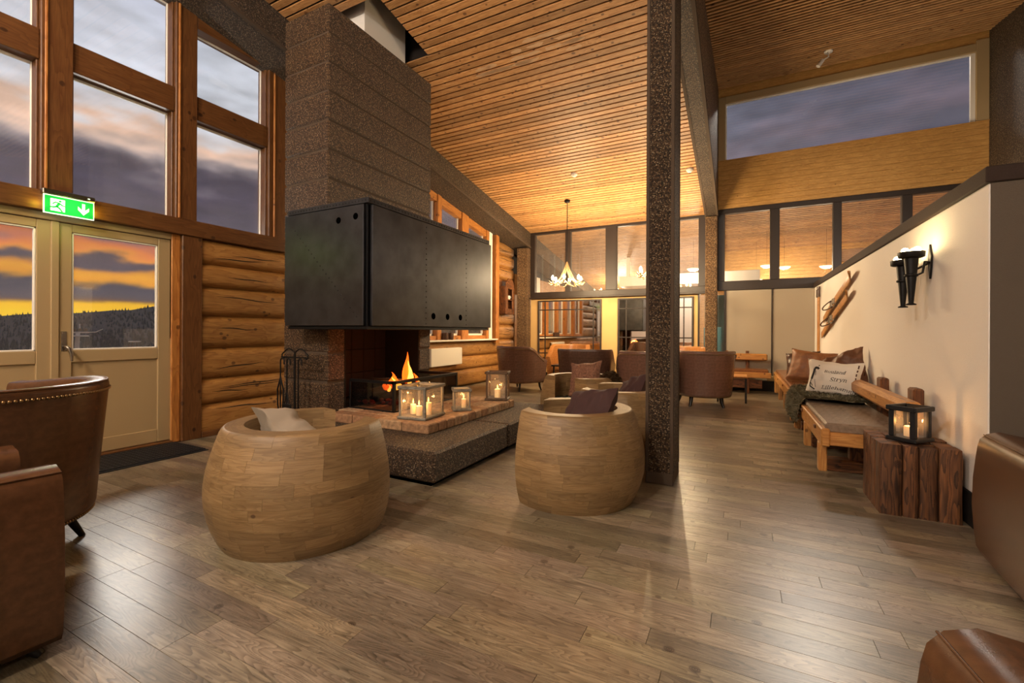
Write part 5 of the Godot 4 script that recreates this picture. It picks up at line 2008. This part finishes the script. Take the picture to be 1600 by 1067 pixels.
# ink laid on the cushion's front: text and a skier
func pillow_print(pil: MeshInstance3D) -> void:
	var n := FastNoiseLite.new()
	n.seed = 34
	n.frequency = 5.0
	var put := func(p: Vector2) -> Vector3:
		var u := clampf(p.x * 1.125 / 0.27, -0.985, 0.985)
		var v := clampf(p.y * 1.105 / 0.21, -0.985, 0.985)
		return cushion_point(u, v, 1.0, 0.48, 0.38, 0.18, n, 0.8) + Vector3(0, 0, 0.003)
	var words := [["Rouland", Vector2(-0.085, 0.04), 0.046], ["Stryn", Vector2(-0.03, -0.045), 0.058], ["Lillehammer", Vector2(-0.1, -0.145), 0.054]]
	for w in words:
		var tm := TextMesh.new()
		var f := SystemFont.new()
		f.font_names = PackedStringArray(["Droid Serif"])
		tm.font = f
		tm.text = w[0]
		tm.font_size = 48
		tm.pixel_size = w[2] / 48.0
		tm.depth = 0.0
		tm.horizontal_alignment = HORIZONTAL_ALIGNMENT_LEFT
		tm.vertical_alignment = VERTICAL_ALIGNMENT_BOTTOM
		var arr := tm.get_mesh_arrays()
		var vs: PackedVector3Array = arr[Mesh.ARRAY_VERTEX]
		if vs.is_empty():
			continue
		var b := MB.new()
		for q in vs:
			var p: Vector2 = Vector2(q.x + q.y * 0.25, q.y) + w[1]
			b.add(put.call(p), Vector3(0, 0, 1), p)
		b.ix = arr[Mesh.ARRAY_INDEX] if arr[Mesh.ARRAY_INDEX] != null else PackedInt32Array(range(vs.size()))
		part("print", b, M.ink, pil)
	var b2 := MB.new()
	var stroke := func(pts: Array, wd: float) -> void:
		for i in pts.size() - 1:
			var p: Vector2 = pts[i]
			var q: Vector2 = pts[i + 1]
			var s := (q - p).orthogonal().normalized() * wd
			var mid: Vector3 = put.call((p + q) * 0.5)
			b2.poly([put.call(p - s), put.call(q - s), put.call(q + s), put.call(p + s)], mid - Vector3(0, 0, 1))
	stroke.call([Vector2(-0.2, -0.03), Vector2(-0.185, 0.03), Vector2(-0.17, 0.085)], 0.012)   # trunk
	stroke.call([Vector2(-0.17, 0.085), Vector2(-0.145, 0.1), Vector2(-0.13, 0.08)], 0.013)        # bent back and arms
	stroke.call([Vector2(-0.15, 0.1), Vector2(-0.125, 0.135)], 0.006)                              # head
	stroke.call([Vector2(-0.2, -0.03), Vector2(-0.208, -0.06), Vector2(-0.2, -0.11), Vector2(-0.15, -0.145)], 0.005)
	stroke.call([Vector2(-0.16, 0.06), Vector2(-0.165, -0.04), Vector2(-0.145, -0.12)], 0.0025)    # pole
	stroke.call([Vector2(-0.208, -0.06), Vector2(-0.175, -0.11)], 0.003)
	part("skier_print", b2, M.ink, pil)
	var b3 := MB.new()
	for i in 8:
		var v0 := -0.18 + i * 0.045
		var q := [Vector2(0.196, v0), Vector2(0.208, v0), Vector2(0.208, v0 + 0.03), Vector2(0.196, v0 + 0.03)]
		b3.poly(q.map(func(p): return put.call(p)), put.call(Vector2(0.24, v0)) - Vector3(0, 0, 1))
	part("checked_edge", b3, M.check, pil)


func build_wall_things() -> void:
	# emergency exit sign above the door
	var sx := LEFT + 0.07
	var t := thing("exit_sign", "lit green emergency exit sign with a running figure and an arrow, above the double door", "sign", Vector3(sx, 2.1, -1.62))
	# local: x towards the room; the face is 0.32 wide (z) and 0.15 high
	bx("housing", Vector3(-0.05, 0.15, -0.165), Vector3(0.015, 0.195, 0.165), M.nickel, t, 0.006, 2)
	bx("plate", Vector3(-0.006, -0.005, -0.16), Vector3(0.003, 0.15, 0.16), M.sign_white, t, 0.002, 2)
	bx("face", Vector3(0.003, 0.004, -0.152), Vector3(0.005, 0.142, 0.152), M.sign_green, t, 0.0, 2)
	var place_xf := Transform3D(Basis(Vector3.UP, PI / 2), Vector3(0.005, 0, 0))
	var b := MB.new()
	b.xf = place_xf
	b.prism(PackedVector2Array([Vector2(-0.118, 0.022), Vector2(-0.03, 0.022), Vector2(-0.03, 0.122), Vector2(-0.118, 0.122)]), 0.0, 0.001)
	b.prism(PackedVector2Array([Vector2(0.078, 0.122), Vector2(0.098, 0.122), Vector2(0.098, 0.066), Vector2(0.124, 0.094), Vector2(0.124, 0.066), Vector2(0.088, 0.024), Vector2(0.052, 0.066), Vector2(0.052, 0.094), Vector2(0.078, 0.066)]), 0.0, 0.001)
	part("pictogram", b, M.sign_white, t)
	b = MB.new()
	b.xf = place_xf
	var fig := [[Vector2(-0.066, 0.088), Vector2(-0.08, 0.06), 0.0085], [Vector2(-0.08, 0.06), Vector2(-0.062, 0.046), 0.006], [Vector2(-0.062, 0.046), Vector2(-0.048, 0.024), 0.005], [Vector2(-0.08, 0.06), Vector2(-0.1, 0.052), 0.006], [Vector2(-0.1, 0.052), Vector2(-0.128, 0.05), 0.005], [Vector2(-0.066, 0.09), Vector2(-0.088, 0.094), 0.0045], [Vector2(-0.088, 0.094), Vector2(-0.104, 0.08), 0.004], [Vector2(-0.064, 0.088), Vector2(-0.046, 0.074), 0.0045], [Vector2(-0.046, 0.074), Vector2(-0.03, 0.07), 0.004]]
	for f in fig:
		var s: Vector2 = (f[1] - f[0]).orthogonal().normalized() * f[2]
		var e: Vector2 = (f[1] - f[0]).normalized() * f[2] * 0.6
		b.prism(PackedVector2Array([f[0] - s - e, f[1] - s + e, f[1] + s + e, f[0] + s - e]), 0.001, 0.002)
	var head := PackedVector2Array()
	for i in 12:
		head.append(Vector2(-0.06, 0.106) + Vector2(cos(TAU * i / 12), sin(TAU * i / 12)) * 0.0085)
	b.prism(head, 0.001, 0.002)
	part("running_figure", b, M.sign_green, t)
	b = MB.new()
	b.ball(Vector3(0.016, 0.172, -0.12), Vector3(0.003, 0.005, 0.009), 4, 8)
	part("led", b, M.sign_white, t)
	lamp(Vector3(0.1, 0.07, 0.0), Color8(210, 255, 120), 0.05, 0.05, t)
	lamp(Vector3(0.012, 0.07, -0.18), Color8(255, 220, 60), 0.012, 0.03, t)
	lamp(Vector3(0.012, 0.07, 0.18), Color8(255, 220, 60), 0.012, 0.03, t)
	# door mat
	t = thing("door_mat", "black ribbed rubber mat lying in front of the cream door", "mat", Vector3(LEFT + 0.3, 0, -1.75))
	bx("base", Vector3(-0.29, 0.0, -0.7), Vector3(0.29, 0.008, 0.66), M.rubber, t, 0.003, 2)
	b = MB.new()
	for i in 14:
		b.box(Vector3(-0.28 + i * 0.04, 0.007, -0.69), Vector3(-0.28 + i * 0.04 + 0.018, 0.018, 0.65), 0.003, 2)
	for i in 33:
		b.box(Vector3(-0.28, 0.007, -0.69 + i * 0.0405), Vector3(0.26, 0.016, -0.69 + i * 0.0405 + 0.016), 0.003, 0)
	part("ribs", b, M.rubber, t, true)
	# grid mirrors
	mirror("large mirror with a dark grid frame left of the cream wall strip", -4.4, -2.82)
	mirror("large mirror with a dark grid frame partly hidden by the square column", -2.45, -0.87)
	# wall cabinet with cups
	var cz := -9.42
	t = thing("wall_cabinet", "grey-brown carved wall cabinet with two open niches on the log wall", "cabinet", Vector3(LEFT, 1.55, cz))
	b = MB.new()
	b.xf = Transform3D(Basis(Vector3.UP, PI / 2), Vector3(0.2, 0, 0))
	var crown := PackedVector2Array([Vector2(-0.22, 0.62), Vector2(0.22, 0.62), Vector2(0.2, 0.72), Vector2(0.14, 0.8), Vector2(0.07, 0.85), Vector2(0.0, 0.82), Vector2(-0.07, 0.85), Vector2(-0.14, 0.8), Vector2(-0.2, 0.72)])
	b.prism(crown, -0.02, 0.0)
	part("crown", b, M.bench_dark, t)
	bx("back", Vector3(0.0, 0.02, -0.2), Vector3(0.02, 0.8, 0.2), M.bench_dark, t, 0.004, 1)
	for s in [-1.0, 1.0]:
		bx("side", Vector3(0.02, 0.0, s * 0.2 - 0.02), Vector3(0.18, 0.66, s * 0.2 + 0.02), M.bench_dark, t, 0.004, 1)
		bx("front_stile", Vector3(0.18, 0.0, s * 0.165 - 0.055), Vector3(0.2, 0.62, s * 0.165 + 0.055), M.bench_dark, t, 0.004, 1)
	for y in [0.0, 0.33, 0.6]:
		bx("shelf", Vector3(0.02, y, -0.2), Vector3(0.19, y + (0.13 if y == 0.0 else 0.025), 0.2), M.bench_dark, t, 0.004, 2)
	var spots := [[Vector3(LEFT + 0.13, 1.906, cz + 0.06), "white cup on the left in the upper niche of the wall cabinet", M.white_paint], [Vector3(LEFT + 0.14, 1.906, cz - 0.04), "white cup on the right in the upper niche of the wall cabinet", M.white_paint], [Vector3(LEFT + 0.12, 1.681, cz + 0.07), "grey cup in the lower niche of the wall cabinet", M.nickel]]
	for s in spots:
		var c := thing("cup", s[1], "cup", s[0])
		b = MB.new()
		b.lathe([Vector2(0.001, 0.0), Vector2(0.03, 0.0), Vector2(0.036, 0.04), Vector2(0.038, 0.09), Vector2(0.034, 0.09), Vector2(0.03, 0.01), Vector2(0.001, 0.008)], 14)
		part("bowl", b, s[2], c)
		b = MB.new()
		b.tube([Vector3(0.034, 0.07, 0), Vector3(0.055, 0.065, 0), Vector3(0.055, 0.035, 0), Vector3(0.034, 0.025, 0)], 0.005, 6)
		part("handle", b, s[2], c)
	# radiator under the far windows, jars on the sill
	t = thing("radiator", "white panel heater on the log wall beyond the fireplace", "radiator", Vector3(LEFT, 0.48, -7.05))
	bx("panel", Vector3(0.06, 0.0, -0.46), Vector3(0.11, 0.33, 0.55), M.white_paint, t, 0.008, 2)
	bx("top_grille", Vector3(0.02, 0.31, -0.45), Vector3(0.1, 0.335, 0.54), M.white_paint, t, 0.004, 2)
	bx("bracket", Vector3(0.0, 0.05, -0.3), Vector3(0.06, 0.28, 0.4), M.white_paint, t, 0.004, 2)
	for i in 2:
		t = thing("jar", ["dark glass jar on the white sill, left of the pair", "dark glass jar on the white sill, right of the pair"][i], "jar", Vector3(LEFT + 0.05, 0.972, -7.0 - i * 0.17))
		b = MB.new()
		b.lathe([Vector2(0.001, 0.0), Vector2(0.065, 0.0), Vector2(0.07, 0.02), Vector2(0.07, 0.13), Vector2(0.06, 0.14), Vector2(0.001, 0.14)], 14)
		part("body", b, M.leather_dark, t)
	# skis and poles on the pale wall
	var skis := [[Vector3(RIGHT, 1.35, -8.74), Vector3(RIGHT, 1.87, -6.5), "upper old wooden ski on the pale wall, with leather binding"], [Vector3(RIGHT, 1.1, -8.92), Vector3(RIGHT, 1.66, -6.66), "lower old wooden ski on the pale wall, with leather binding"]]
	for s in skis:
		var a: Vector3 = s[0]
		var dir: Vector3 = (s[1] - a).normalized()
		var l: float = (s[1] - a).length()
		t = thing("ski", s[2], "ski", a)
		b = MB.new()
		var up := Vector3(-1, 0, 0)
		var side := dir.cross(up)
		var rows := []
		for i in 25:
			var q := i / 24.0
			var out := 0.025 + 0.02 * sin(PI * q) + (0.07 * pow((q - 0.85) / 0.15, 2.0) if q > 0.85 else 0.0)
			var hw := 0.042 + 0.006 * absf(q - 0.45) * 2.0
			if q > 0.93:
				hw *= 1.0 - pow((q - 0.93) / 0.07, 2.0) * 0.75
			var p: Vector3 = dir * l * q + up * out
			rows.append([p - side * hw - up * 0.008, p + side * hw - up * 0.008, p + side * hw + up * 0.008, p - side * hw + up * 0.008])
		b.grid(rows, false, true, true)
		b.poly(rows[0], dir * 0.1)
		b.poly(rows[24], dir * (l - 0.1))
		part("board", b, M.bench, t)
		b = MB.new()
		for j in 2:
			var p: Vector3 = dir * l * (0.4 + j * 0.07) + up * 0.05
			b.box(p - Vector3(0.02, 0.04, 0.07), p + Vector3(0.03, 0.04, 0.07), 0.01)
		part("toe_iron", b, M.nickel, t)
		b = MB.new()
		var loop := []
		for j in 13:
			var q := PI * j / 12.0
			loop.append(dir * (l * 0.4 - 0.26 * sin(q)) + side * 0.05 * cos(q) + up * (0.06 + 0.07 * sin(q)))
		b.tube(loop, 0.009, 6)
		part("strap", b, M.leather_dark, t)
		b = MB.new()
		b.box(dir * l * 0.5 - Vector3(0.0, 0.012, 0.012), dir * l * 0.5 + Vector3(-0.03, 0.012, 0.012))
		part("wall_hook", b, M.iron, t)
	for i in 2:
		t = thing("ski_pole", ["bamboo ski pole by the far corner of the pale wall, on the left", "bamboo ski pole by the far corner of the pale wall, on the right"][i], "ski pole", Vector3(RIGHT - 0.03, 0.7, -9.3 + i * 0.1))
		b = MB.new()
		b.tube([Vector3(0, 0, 0.03 * i), Vector3(0, 0.6, 0.02 * i), Vector3(0, 1.2, 0)], 0.014, 8)
		part("shaft", b, M.bench, t)
		b = MB.new()
		b.tube([Vector3(0, 1.06, 0), Vector3(0, 1.24, 0)], 0.02, 8)
		part("grip", b, M.leather_dark, t)
		b = MB.new()
		b.tube([Vector3(0, 1.2, 0.0), Vector3(-0.03, 1.18, 0.03), Vector3(-0.03, 1.06, 0.03), Vector3(0, 1.05, 0.0)], 0.005, 6)
		part("strap", b, M.leather_dark, t)
	torch_sconce()


func mirror(label: String, x0: float, x1: float) -> void:
	var t := thing("wall_mirror", label, "mirror", Vector3(0, 0, FAR), 0.0, "grid mirrors on the far wall")
	var y0 := 0.42
	var y1 := 1.89
	bx("mirror_glass", Vector3(x0 + 0.01, y0 + 0.01, 0.0), Vector3(x1 - 0.01, y1 - 0.01, 0.012), M.mirror, t, 0.0)
	for e in [[x0, x0 + 0.035], [x1 - 0.035, x1]]:
		bx("frame", Vector3(e[0], y0, 0), Vector3(e[1], y1, 0.035), M.black_frame, t, 0.004, 1)
	for e in [[y0, y0 + 0.035], [y1 - 0.035, y1]]:
		bx("frame", Vector3(x0 + 0.035, e[0], 0), Vector3(x1 - 0.035, e[1], 0.035), M.black_frame, t, 0.004)
	for x in [x0 + 0.19, x1 - 0.19]:
		bx("bar", Vector3(x - 0.012, y0 + 0.035, 0.011), Vector3(x + 0.012, y1 - 0.035, 0.026), M.black_frame, t, 0.003, 1)
	for y in [1.66, 1.02, 0.62]:
		bx("bar", Vector3(x0 + 0.035, y - 0.012, 0.011), Vector3(x1 - 0.035, y + 0.012, 0.026), M.black_frame, t, 0.003)


func torch_sconce() -> void:
	var t := thing("wall_torch", "black iron wall lamp of two tapered torches on the pale wall", "wall lamp", Vector3(RIGHT, 1.72, -4.24))
	for p in [[Vector3(-0.13, 0.0, 0.06), 1.0, 0.0], [Vector3(-0.12, -0.03, -0.16), 0.94, -0.02]]:
		var at: Vector3 = p[0]
		var k: float = p[1]
		var b := MB.new()
		b.lathe([Vector2(0.001, -0.37 * k), Vector2(0.03, -0.37 * k), Vector2(0.03, -0.362 * k), Vector2(0.015, -0.355 * k), Vector2(0.042, -0.03), Vector2(0.001, -0.028)], 18, at)
		var torch := part("torch", b, M.iron, t)
		b = MB.new()
		b.lathe([Vector2(0.001, -0.03), Vector2(0.06, -0.03), Vector2(0.075, -0.024), Vector2(0.078, 0.012), Vector2(0.074, 0.014), Vector2(0.07, -0.015), Vector2(0.001, -0.018)], 20, at)
		part("cup", b, M.iron, torch)
		b = MB.new()
		b.lathe([Vector2(0.035, -0.165 * k), Vector2(0.041, -0.16 * k), Vector2(0.041, -0.15 * k), Vector2(0.035, -0.145 * k)], 16, at)
		part("ring", b, M.iron, torch)
		b = MB.new()
		b.tube([at + Vector3(0.03, -0.155 * k, 0), at + Vector3(0.06, -0.14, 0.01), at + Vector3(0.075, -0.06, 0.0), Vector3(-0.01, -0.06, 0.0)], 0.008, 6)
		part("bracket", b, M.iron, t)
		for q in [Vector3(-0.035, 0.02, 0.0), Vector3(0.025, 0.022, 0.03), Vector3(0.02, 0.02, -0.035)]:
			b = MB.new()
			b.ball(at + q, Vector3(0.024, 0.026, 0.024), 8, 12)
			part("bulb", b, M.bulb, torch)
		lamp(at + Vector3(-0.035, 0.02, 0.0), Color8(255, 220, 160), 0.035, 0.02, t)
		lamp(at + Vector3(0.025, 0.022, 0.03), Color8(255, 220, 160), 0.035, 0.02, t)
	var b2 := MB.new()
	b2.xf = Transform3D(Basis(Vector3.UP, -PI / 2), Vector3(-0.002, -0.05, 0.0))
	b2.prism(PackedVector2Array([Vector2(0, 0.12), Vector2(0.03, 0.03), Vector2(0.022, -0.05), Vector2(0, -0.13), Vector2(-0.022, -0.05), Vector2(-0.03, 0.03)]), 0.0, 0.012)
	part("wall_plate", b2, M.iron, t)


func lantern(label: String, at: Vector3, turn: float, w: float, d: float, h: float, mat: Material, candles: Array, p := 0.022) -> void:
	var t := thing("lantern", label, "lantern", at, turn, "glass lanterns with candles")
	var fr := 0.02
	bx("base", Vector3(-w / 2, 0, -d / 2), Vector3(w / 2, 0.026, d / 2), mat, t, 0.006)
	for s in [-1.0, 1.0]:
		bx("top_rail", Vector3(-w / 2, h - 0.03, s * (d / 2 - fr / 2) - fr / 2), Vector3(w / 2, h, s * (d / 2 - fr / 2) + fr / 2), mat, t, 0.005)
		bx("top_rail", Vector3(s * (w / 2 - fr / 2) - fr / 2, h - 0.03, -d / 2 + fr), Vector3(s * (w / 2 - fr / 2) + fr / 2, h, d / 2 - fr), mat, t, 0.005, 2)
		for q in [-1.0, 1.0]:
			var x: float = s * (w / 2 - 0.012 - p / 2)
			var z: float = q * (d / 2 - 0.012 - p / 2)
			bx("post", Vector3(x - p / 2, 0.026, z - p / 2), Vector3(x + p / 2, h - 0.03, z + p / 2), mat, t, 0.003, 1)
		bx("pane", Vector3(-w / 2 + 0.03, 0.026, s * (d / 2 - 0.02) - 0.001), Vector3(w / 2 - 0.03, h - 0.03, s * (d / 2 - 0.02) + 0.001), M.lantern_glass, t, 0.0)
		bx("pane", Vector3(s * (w / 2 - 0.02) - 0.001, 0.026, -d / 2 + 0.03), Vector3(s * (w / 2 - 0.02) + 0.001, h - 0.03, d / 2 - 0.03), M.lantern_glass, t, 0.0)
	for c in candles:
		var q := Vector3(c[0], 0.026, c[1]).rotated(Vector3.UP, turn) + at
		var k := thing("candle", c[4], "candle", q, 0.0, "candles in the lanterns")
		var b := MB.new()
		var r: float = c[2]
		var ch: float = c[3]
		b.lathe([Vector2(0.001, 0.0), Vector2(r, 0.0), Vector2(r, ch - 0.006), Vector2(r - 0.005, ch), Vector2(r * 0.6, ch - 0.006), Vector2(0.001, ch - 0.008)], 18)
		part("wax", b, M.wax, k)
		b = MB.new()
		b.tube([Vector3(0, ch - 0.01, 0), Vector3(0.001, ch + 0.012, 0)], 0.0018, 6)
		part("wick", b, M.charcoal, k)
		b = MB.new()
		b.lathe([Vector2(0.0008, ch + 0.004), Vector2(0.006, ch + 0.012), Vector2(0.0075, ch + 0.02), Vector2(0.004, ch + 0.036), Vector2(0.0008, ch + 0.05)], 10)
		part("flame", b, M.flame, k)
		lamp(Vector3(0, ch + 0.022, 0), Color8(255, 180, 100), 0.03, 0.012, k)


func build_lanterns() -> void:
	lantern("large grey wooden lantern on the front corner of the brick hearth", Vector3(-2.64, 0.348, -3.3), 0.12, 0.3, 0.36, 0.3, M.lantern_grey, [[0.02, 0.08, 0.027, 0.09, "white pillar candle nearer the front in the large grey lantern"], [0.07, 0.0, 0.03, 0.11, "white pillar candle behind the front one in the large grey lantern"], [-0.08, 0.02, 0.027, 0.09, "white pillar candle on the left in the large grey lantern"]])
	lantern("small grey lantern right behind the large one on the brick hearth", Vector3(-2.52, 0.348, -3.78), 0.7, 0.19, 0.19, 0.22, M.lantern_grey, [[0.02, 0.02, 0.022, 0.09, "white candle burning in the small lantern behind the large one"]], 0.016)
	lantern("brown wooden lantern at the far end of the brick hearth", Vector3(-2.53, 0.348, -4.56), 0.33, 0.27, 0.22, 0.33, M.lantern_brown, [[0.0, 0.02, 0.035, 0.1, "white pillar candle burning in the brown lantern at the far end of the hearth"]])
	lantern("black metal lantern on the log stump table", Vector3(0.98, 0.452, -3.75), 0.83, 0.2, 0.17, 0.225, M.lantern_black, [[0.01, 0.0, 0.036, 0.065, "thick white candle burning in the black lantern on the stump table"]], 0.03)


func build_chandeliers() -> void:
	chandelier("antler chandelier with candle bulbs hanging over the far armchairs", Vector3(-3.13, 2.1, -8.5))
	chandelier("antler chandelier mostly hidden behind the square column", Vector3(-1.38, 2.16, -8.4))


func chandelier(label: String, at: Vector3) -> void:
	var t := thing("chandelier", label, "chandelier", at, 0.0, "antler chandeliers")
	var up := ceil_left(at.z) - at.y
	var b := MB.new()
	b.tube([Vector3(0, 0.45, 0), Vector3(0, up, 0)], 0.008, 8)
	part("chain", b, M.iron, t)
	b = MB.new()
	b.lathe([Vector2(0.001, up - 0.05), Vector2(0.055, up - 0.04), Vector2(0.06, up - 0.002), Vector2(0.001, up)], 16)
	part("ceiling_rose", b, M.iron, t)
	for i in 6:
		var a := TAU * i / 6.0 + 0.35
		var d := Vector3(cos(a), 0, sin(a))
		var s := Vector3(-sin(a), 0, cos(a))
		b = MB.new()
		b.tube([Vector3(0, 0.45, 0), d * 0.05 + Vector3(0, 0.3, 0), d * 0.12 + s * 0.04 + Vector3(0, 0.12, 0), d * 0.22 + Vector3(0, 0.02, 0), d * 0.32 + s * 0.02 + Vector3(0, 0.01, 0), d * 0.4 - s * 0.03 + Vector3(0, 0.07, 0)], [0.012, 0.014, 0.017, 0.018, 0.014, 0.004], 7)
		b.tube([d * 0.24 + Vector3(0, 0.02, 0), d * 0.3 + s * 0.09 + Vector3(0, -0.02, 0), d * 0.33 + s * 0.16 + Vector3(0, 0.03, 0)], [0.013, 0.01, 0.003], 6)
		b.tube([d * 0.17 + Vector3(0, 0.05, 0), d * 0.2 - s * 0.08 + Vector3(0, -0.03, 0), d * 0.26 - s * 0.13 + Vector3(0, -0.02, 0)], [0.012, 0.009, 0.003], 6)
		var ant := part("antler", b, M.antler, t)
		b = MB.new()
		b.lathe([Vector2(0.001, 0.02), Vector2(0.014, 0.02), Vector2(0.014, 0.07), Vector2(0.001, 0.072)], 10, d * 0.3)
		part("candle_sleeve", b, M.antler, ant)
		b = MB.new()
		b.lathe([Vector2(0.001, 0.07), Vector2(0.02, 0.085), Vector2(0.03, 0.115), Vector2(0.02, 0.15), Vector2(0.001, 0.175)], 12, d * 0.3)
		part("bulb", b, M.bulb, ant)
		lamp(d * 0.3 + Vector3(0, 0.105, 0), Color8(255, 224, 176), 1.05, 0.015, t)


func build_small_things() -> void:
	var lbl := ["white smoke detector on the pine ceiling left of the chandelier rod", "small white smoke detector on the pine ceiling right of the square column"]
	var pos := [Vector3(-2.65, 0, -7.55), Vector3(-0.77, 0, -8.0)]
	for i in 2:
		var y := ceil_left(pos[i].z)
		var t := thing("smoke_detector", lbl[i], "smoke detector", Vector3(pos[i].x, y, pos[i].z))
		var b := MB.new()
		b.xf = Transform3D(Basis(Vector3.RIGHT, -atan(0.17)), Vector3.ZERO)
		b.lathe([Vector2(0.001, -0.05), Vector2(0.035, -0.048), Vector2(0.05, -0.025), Vector2(0.058, -0.02), Vector2(0.06, 0.0), Vector2(0.001, 0.001)], 18)
		part("housing", b, M.white_paint, t)
	var at := Vector3(1.3, ceil_right(-9.1), -9.1)
	var t2 := thing("spotlight", "small white spotlight on an arm under the dark slatted ceiling", "lamp", at)
	var b2 := MB.new()
	b2.lathe([Vector2(0.001, -0.03), Vector2(0.06, -0.028), Vector2(0.065, 0.0), Vector2(0.001, 0.002)], 16)
	part("base", b2, M.white_paint, t2)
	b2 = MB.new()
	b2.tube([Vector3(0, -0.02, 0), Vector3(0.0, -0.1, 0.0), Vector3(-0.1, -0.16, 0.02)], 0.012, 8)
	part("arm", b2, M.white_paint, t2)
	b2 = MB.new()
	b2.tube([Vector3(-0.08, -0.14, 0.02), Vector3(-0.15, -0.24, 0.03)], [0.03, 0.035], 10)
	part("head", b2, M.white_paint, t2)
